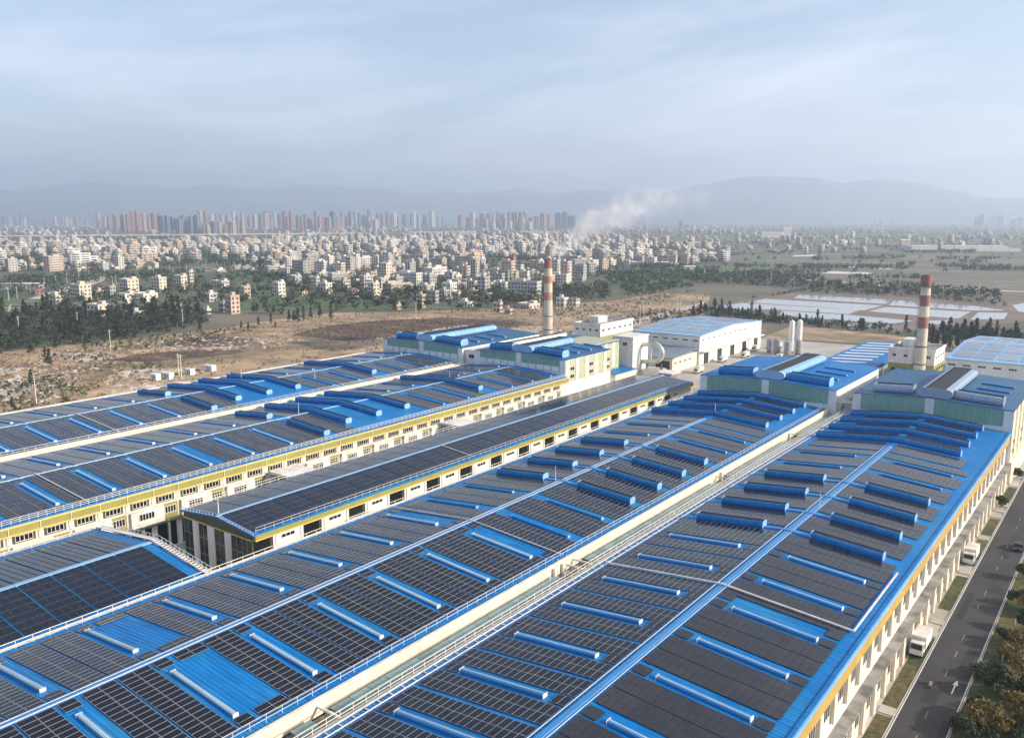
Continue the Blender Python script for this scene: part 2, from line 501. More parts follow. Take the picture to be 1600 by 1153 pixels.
def roof_light(root, path, w=0.34, h=0.42, gl='glazing'):
    """glazed box skylight on a blue kerb, white ends"""
    p0 = Vector(path[0]); part = empty('roof_light'); part.parent = root
    part.location = p0 - Vector(root.location)
    a, b = path
    def hx(w0, z0, w1, z1):
        return [(a[0], a[1] - w0, a[2] + z0), (b[0], b[1] - w0, b[2] + z0), (b[0], b[1] + w0, b[2] + z0), (a[0], a[1] + w0, a[2] + z0),
                (a[0], a[1] - w1, a[2] + z1), (b[0], b[1] - w1, b[2] + z1), (b[0], b[1] + w1, b[2] + z1), (a[0], a[1] + w1, a[2] + z1)]
    MB().hexa(hx(w, 0, w, h * 0.55)).build('kerb_box', M['blue_tube'], part)
    MB().hexa(hx(w * 0.96, h * 0.55, w * 0.8, h)).build('glazing', M[gl], part)
    MB().hexa(hx(w * 0.1, h, w * 0.1, h + 0.05)).build('ridge_bar', M['rail_cream'], part)
    for e, d in ((a, -0.16), (b, 0.16)):
        x0, x1 = sorted((e[0], e[0] + d * .7))
        MB().box(x0, x1, e[1] - w * 1.1, e[1] + w * 1.1, e[2], e[2] + h * 1.08).build('end_cap', M['white'], part)
    return part


def railing(root, name, a, b, step=2.0, h=1.1, m=None, r=0.035, rails=(0.55, 1.1)):
    a = Vector(a); b = Vector(b); n = max(1, int((b - a).length / step))
    mb = MB()
    for k in range(n + 1):
        p = a.lerp(b, k / n)
        mb.tube(p, p + Vector((0, 0, h)), r, n=4, caps=False)
    for z in rails:
        mb.tube(a + Vector((0, 0, z)), b + Vector((0, 0, z)), r * 1.15, n=4, caps=False)
    return mb.build(name, m or M['rail'], root)


# ------------------------------------------------------------------ facade pieces
def window_meshes(w, h, cols, key):
    """frame with mullions (part) and recessed pane (sub-part) in the Y-Z plane, facing +X"""
    fr = MB(); t = 0.10
    fr.box(0, 0.10, -w / 2, w / 2, -h / 2, -h / 2 + t); fr.box(0, 0.10, -w / 2, w / 2, h / 2 - t, h / 2)
    for k in range(cols + 1):
        y = -w / 2 + t / 2 + (w - t) * k / cols
        fr.box(0.002, 0.098, y - t / 2, y + t / 2, -h / 2 + t, h / 2 - t)
    pn = MB().box(0.0, 0.03, -w / 2 + 0.05, w / 2 - 0.05, -h / 2 + 0.05, h / 2 - 0.05)
    return fr, pn


WIN = {}
def window(root, x, y, z, w, h, cols=3, fm='white', gm='glass', name='window'):
    key = (round(w, 2), round(h, 2), cols, fm, gm)
    if key not in WIN:
        fr, pn = window_meshes(w, h, cols, key)
        WIN[key] = (fr.mesh('window_frame', M[fm]), pn.mesh('window_pane', M[gm]))
    f = inst(name, WIN[key][0], root, (x, y, z))
    o = bpy.data.objects.new('pane', WIN[key][1]); o.parent = f; col.objects.link(o)
    return f


def window_f(root, x, y, z, w, h, cols=3, fm='white', gm='glass', name='window'):
    """the same window in a wall that faces -Y"""
    f = window(root, x, y, z, w, h, cols, fm, gm, name)
    f.rotation_euler = (0, 0, -math.pi / 2)
    return f


P_ = 11.45                                  # bay pitch of the roofs
YK = [40.3 + P_ * k for k in range(-3, 19)]


class Hall:
    def __init__(s, name, label, x0, x1, y0, y1, ridge=None, z0=14.0, zr=15.8, roofmat='blue', wallmat='cream', group=None):
        s.x0, s.x1, s.y0, s.y1, s.z0, s.zr = x0, x1, y0, y1, z0, zr
        s.xr = ridge if ridge is not None else (x0 + x1) / 2
        s.root = tag(empty(name, ((x0 + x1) / 2, y0, 0)), label, 'factory', group)
        w = MB()
        w.poly([(x0 + .5, y0 + .4, 0), (x1 - .5, y0 + .4, 0), (x1 - .5, y0 + .4, z0 - .1), (s.xr, y0 + .4, zr - .1), (x0 + .5, y0 + .4, z0 - .1)])
        w.poly([(x0 + .5, y1 - .4, 0), (x1 - .5, y1 - .4, 0), (x1 - .5, y1 - .4, z0 - .1), (s.xr, y1 - .4, zr - .1), (x0 + .5, y1 - .4, z0 - .1)][::-1])
        w.poly([(x0 + .5, y1 - .4, 0), (x0 + .5, y0 + .4, 0), (x0 + .5, y0 + .4, z0 - .1), (x0 + .5, y1 - .4, z0 - .1)])
        w.poly([(x1 - .5, y0 + .4, 0), (x1 - .5, y1 - .4, 0), (x1 - .5, y1 - .4, z0 - .1), (x1 - .5, y0 + .4, z0 - .1)])
        s.wall = w.build('wall', M[wallmat], s.root)
        r = MB(); t = 0.22
        r.hexa([(x0, y0, z0 - t), (s.xr, y0, zr - t), (s.xr, y1, zr - t), (x0, y1, z0 - t), (x0, y0, z0), (s.xr, y0, zr), (s.xr, y1, zr), (x0, y1, z0)])
        r.hexa([(s.xr, y0, zr - t), (x1, y0, z0 - t), (x1, y1, z0 - t), (s.xr, y1, zr - t), (s.xr, y0, zr), (x1, y0, z0), (x1, y1, z0), (s.xr, y1, zr)])
        s.roof = r.build('roof', M[roofmat], s.root)

    def z(s, x):
        return s.zr - (s.zr - s.z0) * (abs(x - s.xr) / (s.xr - s.x0 if x < s.xr else s.x1 - s.xr))

    def tilt(s, x):
        return -math.atan((s.zr - s.z0) / (s.xr - s.x0)) if x < s.xr else math.atan((s.zr - s.z0) / (s.x1 - s.xr))

    def pt(s, x, y, dz=0.0):
        return (x, y, s.z(x) + dz)

    def ridge_cap(s, m='blue_pale', y0=None, y1=None, rails=True, w=0.45):
        y0 = s.y0 if y0 is None else y0; y1 = s.y1 if y1 is None else y1
        c = MB()
        c.hexa([(s.xr - w, y0, s.zr - .02), (s.xr + w, y0, s.zr - .02), (s.xr + w, y1, s.zr - .02), (s.xr - w, y1, s.zr - .02),
                (s.xr - w * .7, y0, s.zr + .14), (s.xr + w * .7, y0, s.zr + .14), (s.xr + w * .7, y1, s.zr + .14), (s.xr - w * .7, y1, s.zr + .14)])
        c.build('ridge_cap', M[m], s.root)

    def strips(s, dist, bay_k, y):
        """True where a panel row segment at distance dist from the ridge and height y would cover a bare strip"""


H = {}
H['A'] = Hall('factory_hall', 'long blue-roofed solar hall at the far left beside the bare field', -262, -213.4, 20, 251, ridge=-237.5, group='long solar roofed halls')
H['B'] = Hall('factory_hall', 'long solar hall with olive fascia, left of the narrow middle hall', -210.4, -164, 10, 251, ridge=-187.5, group='long solar roofed halls')
H['C'] = Hall('factory_hall', 'narrow middle solar hall with dark glazed end and white piers', -147, -124.3, 88, 269, ridge=-135.5, z0=14.0, zr=15.2, wallmat='white')
H['F'] = Hall('factory_hall', 'near left solar roof with white ladder parapet on its end', -151, -116.6, -12, 73.4, ridge=-132.2, z0=13.7, zr=15.6, wallmat='white')
H['D'] = Hall('factory_hall', 'long solar hall left of the long concrete roof gutter', -115.6, -74, -20, 254, ridge=-94.8, group='long solar roofed halls')
H['E'] = Hall('factory_hall', 'long solar hall at the right, along the asphalt service road', -68.2, -27, -20, 254, ridge=-47.2, group='long solar roofed halls')

# what stands on each bay line of each slope: s roof light, l low vent, r round vent, T long vent across the ridge
def bay_kind(h, k, side):
    y = YK[k]
    if h == 'E':
        if y < 138: return 'e'
        if y < 180: return 'r'
        if y < 207: return 'l'
        return None
    if h == 'D':
        if y < 115: return 's'
        if y < 137: return 'l'
        if y < 180: return 'r'
        if y < 207: return 'l'
        return None
    if y < 137: return 's'
    if y < 150: return 'r'
    if y < 183: return 'T'
    if 206 < y < 218: return 'T'
    return 'l'


LONG = {'D': [219.6, 230.2, 240.6, 250.4], 'E': [219.6, 230.2, 240.6, 250.4], 'A': [], 'B': []}
WIDE = {('D', 4, -1): 5.6, ('D', 4, 1): 5.2, ('E', 9, 1): 3.4, ('D', 9, -1): 3.0, ('D', 9, 1): 3.2, ('B', 9, 1): 3.6, ('A', 7, -1): 3.0}   # bays with panels left out beside the light


def dress(hn):
    h = H[hn]
    root, roof = h.root, h.roof
    spots = {'a': [], 'f': []}
    half = {-1: h.xr - h.x0, 1: h.x1 - h.xr}
    n_bays = len(YK)
    for side in (-1, 1):
        W = half[side]
        d0, d1 = 4.3, W - 4.2
        m0 = {'A': .55, 'B': .55, 'D': .7, 'E': 1.1}[hn]
        cols_ = int((W - .75 - m0) / 1.02)
        th = math.atan((h.zr - h.z0) / W)
        for k in range(n_bays):
            yk = YK[k]
            if yk > h.y1 - 3: continue
            kind = bay_kind(hn, k, side)
            y_lo = yk - 1.35
            # equipment on the bay line
            xa, xb = h.xr + side * d0, h.xr + side * d1
            xa, xb = min(xa, xb), max(xa, xb)
            pth = [h.pt(xa, yk), h.pt(xb, yk)]
            if yk > h.y0 + 2 and yk > 24:
                if kind == 's': roof_light(root, pth, gl='glazing_blue' if hn in 'AB' else 'glazing')
                elif kind == 'e': roof_light(root, pth, .42, .46, 'blue_mid')
                elif kind == 'l': vent(root, 'low_vent', pth, 0.42, 0.46, 'X', M['blue_tube'], M['blue_pale'], slot=False)
                elif kind == 'r' and side == 1 and hn in 'DE':
                    vent(root, 'round_vent', pth, 1.0, 1.3, 'X', M['blue_tube'], M['blue_pale'])
                    lk = MB()
                    for xa_, xb_ in ((h.xr - d0, h.xr), (h.xr, h.xr + d0)):
                        za_, zb_ = h.z(xa_), h.z(xb_)
                        lk.hexa([(xa_, yk - .45, za_), (xb_, yk - .45, zb_), (xb_, yk + .45, zb_), (xa_, yk + .45, za_), (xa_, yk - .4, za_ + .3), (xb_, yk - .4, zb_ + .3), (xb_, yk + .4, zb_ + .3), (xa_, yk + .4, za_ + .3)])
                    lk.build('vent_link', M['blue_mid'], root)
                elif kind == 'r': vent(root, 'round_vent', pth, 1.0, 1.3, 'X', M['blue_tube'], M['blue_pale'])
                elif kind == 'T' and side == 1:
                    vent(root, 'long_vent', [h.pt(h.xr - half[-1] + 2.6, yk), h.pt(h.xr, yk), h.pt(h.x1 - 8.5, yk)], 1.1, 1.45, 'X', M['blue_tube'], M['blue_pale'])
            # panel rows between this bay line and the next
            strip = {'s': 1.35, 'e': 1.2, 'l': 1.05, 'r': 1.5, 'T': 2.3}.get(kind, 0.9)
            ys = yk + strip
            ye = yk + P_ - {'s': 1.2, 'e': 1.2, 'l': 0.9, 'r': 1.4, 'T': 2.2}.get(bay_kind(hn, min(k + 1, n_bays - 1), side), 0.9)
            nrow = int((ye - ys - 0.35) / 1.99)
            gap = .75 if (hn == 'E' and side < 0 and yk < 130) else .12 if hn == 'E' else .3
            ys = ye - nrow * 1.99 - gap
            for r in range(nrow):
                yy = ys + 1.0 + r * 1.99 + (gap if r >= nrow / 2 else 0)
                if yy + 1 > h.y1 - 1.2 or yy - 1 < h.y0 + 1: continue
                if hn in LONG and LONG[hn] and yy > 207.5: continue
                if hn in 'AB' and 150 < yk < 172: continue                    # bare blue between the long vents
                for c in range(cols_):
                    dd = m0 + 0.51 + c * 1.02
                    wide = WIDE.get((hn, k, side))
                    if wide and yy - 1 < yk + wide and d0 - 1.3 < dd < d1 + 0.6: continue
                    x = h.xr + side * dd
                    film = (hn == 'E' and (side == 1 or yy > 150)) or (hn == 'D' and yy > 186)
                    spots['f' if film else 'a'].append((*h.pt(x, yy, 0.12), side * th))
            # short runs of panels above and below the roof light
            if kind in ('s', 'e') and yk > h.y0 + 3:
                for c in range(cols_):
                    dd = m0 + 0.51 + c * 1.02
                    if dd < d0 - 1.5 or dd > d1 + 0.9:
                        film = (hn == 'E' and (side == 1 or yk > 150))
                        spots['f' if film else 'a'].append((*h.pt(h.xr + side * dd, yk + 0.28, 0.12), side * th))
    for y in LONG.get(hn, []):
        vent(root, 'long_vent', [h.pt(h.x0 + 2.0, y), h.pt(h.xr, y), h.pt(h.x1 - 5.6, y)], 1.05, 1.35, 'X', M['blue_tube'], M['blue_pale'])
    for y in LONG.get(hn, [])[:3]:
        for side in (-1, 1):
            W = half[side]; th = math.atan((h.zr - h.z0) / W)
            for r in range(3):
                yy = y + 2.2 + 1.0 + r * 2.0
                for c in range(int((W - 7.5) / 1.02)):
                    spots['f'].append((*h.pt(h.xr + side * (1.4 + c * 1.02), yy, 0.12), side * th))
    if LONG.get(hn):
        for side in (-1, 1):
            W = half[side]; th = math.atan((h.zr - h.z0) / W)
            for r in range(4):
                for c in range(int((W - 4) / 1.02)):
                    spots['f'].append((*h.pt(h.xr + side * (1.8 + c * 1.02), 209.6 + r * 2.0, 0.12), side * th))
    lay_panels(root, roof, spots['a'], 'a', 300)
    lay_panels(root, roof, spots['f'], 'f', 300)


for hn in 'ABDE':
    dress(hn)


def dress_plain(hn, pitch, first, rows, kind, step, cstep, m0, m1, gap):
    h = H[hn]; spots = []
    for side in (-1, 1):
        W = (h.xr - h.x0) if side < 0 else (h.x1 - h.xr)
        th = math.atan((h.zr - h.z0) / W)
        nc = int((W - m0 - m1) / cstep)
        y = first
        while y < h.y1 - 1.5:
            for r in range(rows):
                yy = y + gap + step / 2 + r * step
                if yy + step / 2 > h.y1 - 1.2 or yy < h.y0 + 1.2: continue
                for c in range(nc):
                    spots.append((*h.pt(h.xr + side * (m0 + cstep * (c + .5)), yy, 0.12), side * th))
            y += pitch
    lay_panels(h.root, h.roof, spots, kind, 300)


dress_plain('F', 5.0, -8.6, 4, 'c', 1.2, 1.985, 0.6, 0.4, 0.16)
dress_plain('C', 5.7, 88.9, 5, 'c', 1.09, 1.985, 0.45, 0.3, 0.2)

# ridge caps with walkway rails
for hn in 'ABDE':
    h = H[hn]
    h.ridge_cap('blue_pale' if hn in 'AB' else 'blue_mid', y1=h.y1 if hn in 'AB' else 214, w={'A': .22, 'B': .25, 'D': .3, 'E': .5}[hn])
    if hn in 'DE':
        for dx_ in ((-.42, .42) if hn == 'D' else (-.8, .8)):
            mb = MB(); z = h.zr + 0.12
            mb.box(h.xr + dx_ - 0.035, h.xr + dx_ + 0.035, 5, 213, z, z + 0.09)
            mb.build('walkway_rail', M['rail'], h.root)
H['F'].ridge_cap('blue_pale', w=0.6)
H['C'].ridge_cap('blue_pale', w=0.4)

# white cable trays that cross the roofs
def tray(h, pts, w=0.16):
    mb = MB()
    for a, b in zip(pts[:-1], pts[1:]):
        a = Vector(a) + Vector((0, 0, .35)); b = Vector(b) + Vector((0, 0, .35))
        mb.tube(a, b, w, n=4)
    mb.build('cable_tray', M['white'], h.root)


h = H['D']; tray(h, [h.pt(-114.5, 113.4), h.pt(h.xr, 113.4), h.pt(-74.6, 113.4)], 0.08)
h = H['E']; tray(h, [h.pt(-67.2, 114.8), h.pt(h.xr, 114.8), h.pt(-28.0, 114.8), h.pt(-28.0, 139)])
h = H['A']; tray(h, [h.pt(h.xr, 112.6), h.pt(-214.5, 112.6)], 0.12)
h = H['B']; tray(h, [h.pt(h.xr, 84.4 - 5.2), h.pt(-165.2, 84.4 - 5.2)], 0.12)
h = H['C']; tray(h, [h.pt(h.xr, 150.6), h.pt(-124.8, 150.6)], 0.10)

# ------------------------------------------------------------------ eaves, rails, gutters
h = H['D']
railing(h.root, 'guard_rail', (-115.3, 0, 14.0), (-115.3, 254, 14.0), 2.2, 1.0, M['rail_cream'], 0.05)
MB().box(-116.5, -115.62, -20, 254, 13.35, 13.95).build('eave_gutter', M['rail_cream'], h.root)
railing(h.root, 'guard_rail', (-74.9, 5, 14.05), (-74.9, 254, 14.05), 2.2, 1.05, M['rail'], 0.04, rails=(0.5, 1.05))
MB().box(-74.0, -73.55, -20, 254, 12.2, 14.32).build('parapet', M['cream'], h.root)
MB().box(-73.548, -68.9, -20, 254, 11.6, 12.0).build('valley_gutter', M['concrete'], h.root)
seg_me = MB().box(-1.25, 1.25, -1.45, 1.45, 0, 0.10).mesh('glass_strip', M['glass_teal'])
yy = 18.0
while yy < 252:
    if not (58.5 < yy < 61 or 107 < yy < 117 or 170 < yy < 176 or 44 < yy < 55 or 216 < yy < 224):
        inst('gutter_glass_panel', seg_me, h.root, (-71.6, yy, 12.75), (0, R(4), 0))
    yy += 2.96
for yb in (49, 59.5, 112, 114.6, 173, 220):
    MB().box(-73.6, -68.4, yb, yb + 0.35, 13.35, 13.6).build('gutter_brace', M['white'], h.root)
for yb in (48, 108.5, 111, 175, 219):
    mb = MB(); mb.box(-73.5, -73.0, yb, yb + 0.7, 12.0, 13.9); mb.tube((-73.2, yb + 1.2, 12), (-73.2, yb + 1.2, 15.2), 0.06)
    mb.build('switch_box', M['rail_cream'], h.root)
h = H['E']
MB().box(-69.4, -68.3, -20, 254, 12.0, 13.75).build('gutter_wall', M['cream'], h.root)
railing(h.root, 'guard_rail', (-69.1, 5, 13.75), (-69.1, 254, 13.75), 2.0, 1.0, M['rail_cream'], 0.045)
lad = MB()
for x in (-68.25, -67.25): lad.box(x - 0.05, x + 0.05, 5, 254, 14.10, 14.22)
for k in range(124): lad.box(-68.2, -67.3, 6 + 2 * k - .06, 6 + 2 * k + .06, 14.12, 14.2)
lad.build('eave_walkway', M['white'], h.root)
MB().box(-27.0, -26.55, -20, 254, 13.2, 14.2).build('eave_gutter', M['blue'], h.root)
MB().box(-26.53, -26.33, -20, 254, 13.5, 14.05).build('gutter_edge', M['blue_pale'], h.root)
h = H['A']
MB().box(-213.36, -210.5, 20, 251, 12.4, 12.9).build('valley_gutter', M['concrete'], h.root)
MB().box(-214.0, -213.0, 20, 251, 12.9, 14.35).build('parapet', M['cream'], h.root)
MB().box(-263.4, -262.02, 20, 251, 13.0, 14.25).build('parapet', M['cream'], h.root)
railing(h.root, 'guard_rail', (-214.6, 60, 14.0), (-214.6, 251, 14.0), 2.6, 1.0, M['rail'], 0.05)
h = H['B']
MB().box(-211.0, -210.42, 10, 251, 12.9, 14.4).build('parapet', M['cream'], h.root)
railing(h.root, 'guard_rail', (-164.5, 50, 14.02), (-164.5, 251, 14.02), 1.6, 1.15, M['rail'], 0.05, rails=(0.4, 0.78, 1.15))
h = H['C']
railing(h.root, 'guard_rail', (-146.7, 89, 14.0), (-146.7, 269, 14.0), 2.2, 0.9, M['rail_cream'], 0.05)
railing(h.root, 'guard_rail', (-124.7, 89, 14.0), (-124.7, 269, 14.0), 2.0, 0.9, M['rail'], 0.04)
for a, b in (((-147, 88.15, 14.02), (-135.5, 88.15, 15.22)), ((-135.5, 88.15, 15.22), (-124.3, 88.15, 14.02))):
    railing(h.root, 'gable_rail', a, b, 1.0, 0.55, M['rail'], 0.05, rails=(0.1, 0.55))
MB().tube((-136.3, 89.3, 15.1), (-136.3, 89.3, 18.6), 0.10, 0.06).build('lightning_rod', M['white'], h.root)
h = H['F']
lad = MB()
for (xa, xb) in ((-151, -132.2), (-132.2, -116.6)):
    za, zb = h.z(xa), h.z(xb)
    for yo in (73.35, 74.35):
        lad.hexa([(xa, yo, za + .25), (xb, yo, zb + .25), (xb, yo + .12, zb + .25), (xa, yo + .12, za + .25),
                  (xa, yo, za + .42), (xb, yo, zb + .42), (xb, yo + .12, zb + .42), (xa, yo + .12, za + .42)])
    n = int((xb - xa) / 0.8)
    for k in range(n):
        x = xa + (xb - xa) * (k + .5) / n; z = h.z(x)
        lad.box(x - .22, x + .22, 73.5, 74.32, z + .27, z + .38)
lad.build('ladder_parapet', M['white'], h.root)
railing(h.root, 'gable_rail', (-151, 74.6, 13.8), (-132.2, 74.6, 15.7), 1.2, 0.8, M['rail'], 0.04, rails=(0.8,))
railing(h.root, 'gable_rail', (-132.2, 74.6, 15.7), (-116.8, 74.6, 13.8), 1.2, 0.8, M['rail'], 0.04, rails=(0.8,))
railing(h.root, 'guard_rail', (-150.8, 0, 13.7), (-150.8, 73, 13.7), 2.2, 0.9, M['rail_cream'], 0.05)
MB().box(-152.4, -151.02, -12, 73.4, 13.0, 13.6).build('eave_gutter', M['cream'], h.root)

# ------------------------------------------------------------------ long side facades
def facade_b(h, xw, y0, y1, lower=True):
    """olive fascia with yellow trims, a window row between white piers, a ledge, then white bays and olive recesses"""
    root = h.root
    MB().box(xw, xw + 0.9, y0, y1, 12.25, 13.75).build('fascia', M['olive'], root)
    t = MB()
    for z in (12.2, 13.78): t.box(xw + 0.2, xw + 1.05, y0, y1, z - 0.10, z + 0.14)
    t.build('yellow_trim', M['yellow'], root)
    MB().box(xw, xw + 0.35, y0, y1, 0.0, 12.09).build('side_wall', M['white'], root)
    MB().box(xw, xw + 0.62, y0, y1, 9.95, 10.35).build('ledge', M['cream'], root)
    nb = int((y1 - y0) / (P_ / 2))
    for k in range(nb):
        yc = y0 + (k + .5) * P_ / 2
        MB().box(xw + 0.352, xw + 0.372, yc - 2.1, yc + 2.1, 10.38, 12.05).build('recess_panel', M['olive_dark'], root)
        window(root, xw + 0.372, yc, 11.22, 3.2, 1.25, 4)
        mb = MB(); y = yc - P_ / 4
        mb.tube((xw + 1.0, y, 10.3), (xw + 1.0, y, 13.9), 0.09, n=6); mb.build('downpipe', M['rail_cream'], root)
        if lower:
            if k % 2 == 0:
                MB().box(xw + 0.36, xw + 1.1, yc - 2.4, yc + 5.0, 6.5, 9.9).build('white_bay', M['white'], root)
                window(root, xw + 1.1, yc + 1.0, 8.6, 3.4, 1.5, 5)
            else:
                MB().box(xw + 0.352, xw + 0.42, yc - 0.6, yc + 2.75, 6.5, 9.9).build('recess_panel', M['olive'], root)
                window(root, xw + 0.42, yc + 1.0, 8.5, 2.6, 1.6, 4)
            mb = MB(); mb.box(xw + 0.9, xw + 1.3, yc - 0.2, yc + 0.2, 0, 6.5); mb.build('column', M['white'], root)
            MB().box(xw + 0.352, xw + 0.40, yc - 2.2, yc + 2.2, 0.3, 5.6).build('ground_floor_shade', M['glass'], root)  # dark glass sheet stands for the shade of the open ground floor
    if lower:
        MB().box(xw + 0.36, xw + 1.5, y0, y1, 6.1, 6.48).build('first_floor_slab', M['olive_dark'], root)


facade_b(H['B'], -164.5, 52, 251)
for yc in (125, 186):                                    # white entrance canopies between the halls
    cb = tag(empty('entrance_canopy', (-157, yc, 0)), 'white flat entrance canopy %s the gap beside the olive hall' % ('nearest in' if yc < 150 else 'farther along'), 'canopy')
    MB().box(-163.1, -149.5, yc - 4, yc + 4, 10.3, 10.9).build('canopy_slab', M['white'], cb)
    for a in (-3.6, 3.6):
        MB().box(-150.4, -150.0, yc + a - .2, yc + a + .2, 0, 10.3).build('column', M['cream'], cb)


def facade_c(h, xw, y0, y1):
    root = h.root
    MB().box(xw, xw + 0.75, y0, y1, 13.0, 13.85).build('fascia', M['olive'], root)
    MB().box(xw + 0.1, xw + 0.86, y0, y1, 12.82, 12.99).build('yellow_trim', M['yellow'], root)
    k = 0; y = y0
    while y < y1 - 11:
        MB().box(xw + 0.02, xw + 0.1, y, y + 3.6, 0.2, 12.8).build('tall_door', M['glass'], root)
        MB().box(xw + 0.005, xw + 0.06, y - .35, y + 3.95, 0.2, 12.81).build('door_surround', M['olive_dark'], root)
        p = MB(); p.box(xw + 0.01, xw + 0.4, y + 4.05, y + 11.0, 0, 12.8); p.build('wall_panel', M['white_stain'], root)
        window(root, xw + 0.4, y + 7.4, 12.0, 3.1, 0.8, 3)
        window(root, xw + 0.4, y + 7.4, 8.9, 3.3, 1.4, 4)
        mb = MB(); mb.tube((xw + .5, y + 4.6, 0), (xw + .5, y + 4.6, 12.8), .07, n=5); mb.tube((xw + .5, y + 10.4, 0), (xw + .5, y + 10.4, 12.8), .07, n=5)
        mb.build('downpipe', M['rail_cream'], root)
        y += P_; k += 1


facade_c(H['C'], -124.8, 88.4, 269)
for yc in (113.5, 199):
    cb = tag(empty('entrance_canopy', (-121, yc, 0)), 'small white canopy low on the narrow hall, %s' % ('nearer one' if yc < 150 else 'farther one'), 'canopy')
    MB().box(-124.3, -118.5, yc - 3.5, yc + 3.5, 10.2, 10.6).build('canopy_slab', M['white'], cb)
    MB().box(-118.9, -118.6, yc - 3.3, yc - 3.0, 0, 10.2).build('column', M['white'], cb)
    MB().box(-118.9, -118.6, yc + 3.0, yc + 3.3, 0, 10.2).build('column', M['white'], cb)
# glazed end of the narrow hall
h = H['C']; yf = 88.38
gw = MB(); gw.poly([(-146.6, yf, 12.8), (-124.7, yf, 12.8), (-124.7, yf, 13.86), (-135.5, yf, 15.05), (-146.6, yf, 13.86)]); gw.build('gable_fascia', M['olive_dark'], h.root)  # dark olive holds the shade of this gable in its colour
MB().box(-146.6, -124.7, yf - .14, yf - .01, 12.62, 12.79).build('yellow_trim', M['yellow'], h.root)
for xa, xb in ((-146.5, -143.4), (-141.5, -138.6), (-136.4, -133.2), (-131.2, -124.9)):
    f = MB(); n = max(1, round((xb - xa) / 1.6))
    f.box(xa, xb, yf - .06, yf + .01, 0.2, 12.6); pane = f.build('glass_bay', M['glass_green'], h.root)
    q = MB()
    for i in range(n + 1):
        x = xa + (xb - xa) * i / n; q.box(x - .05, x + .05, yf - .1, yf - .062, 0.2, 12.6)
    for z in (3.4, 6.6, 9.8): q.box(xa, xb, yf - .095, yf - .063, z - .05, z + .05)
    q.build('mullions', M['silo_g'], pane)
for xa, xb in ((-143.4, -141.5), (-138.6, -136.4), (-133.2, -131.2)):
    MB().box(xa, xb, yf - .22, yf + .01, 0, 12.6).build('pier', M['white'], h.root)


def facade_e(h, xw, y0, y1):
    root = h.root
    MB().box(xw, xw + 0.95, y0, y1, 11.3, 13.1).build('fascia', M['gold'], root)
    MB().box(xw, xw + 0.9, y0, y1, 13.101, 13.19).build('yellow_trim', M['yellow'], root)
    MB().box(xw, xw + 0.3, y0, y1, 0, 11.29).build('side_wall', M['white'], root)
    MB().box(xw + 0.301, xw + 1.9, y0, y1, 5.0, 5.35).build('ledge_roof', M['concrete'], root)
    MB().box(xw + 0.301, xw + 1.2, y0, y1, 0, 4.99).build('lower_wall', M['cream'], root)
    n = int((y1 - y0) / (P_ / 2))
    for k in range(n):
        yc = y0 + (k + .5) * P_ / 2
        MB().box(xw + 0.301, xw + 0.8, yc - 2.85, yc - 1.6, 7.0, 11.2).build('pier', M['cream'], root)
        window(root, xw + 0.305, yc + 0.6, 9.4, 3.5, 2.2, 4)
        window(root, xw + 1.202, yc + 0.6, 3.0, 3.0, 2.4, 3)
        MB().box(xw + 1.201, xw + 1.7, yc - 2.85, yc - 1.7, 0, 4.98).build('pier', M['cream'], root)


facade_e(H['E'], -27.5, 80, 254)

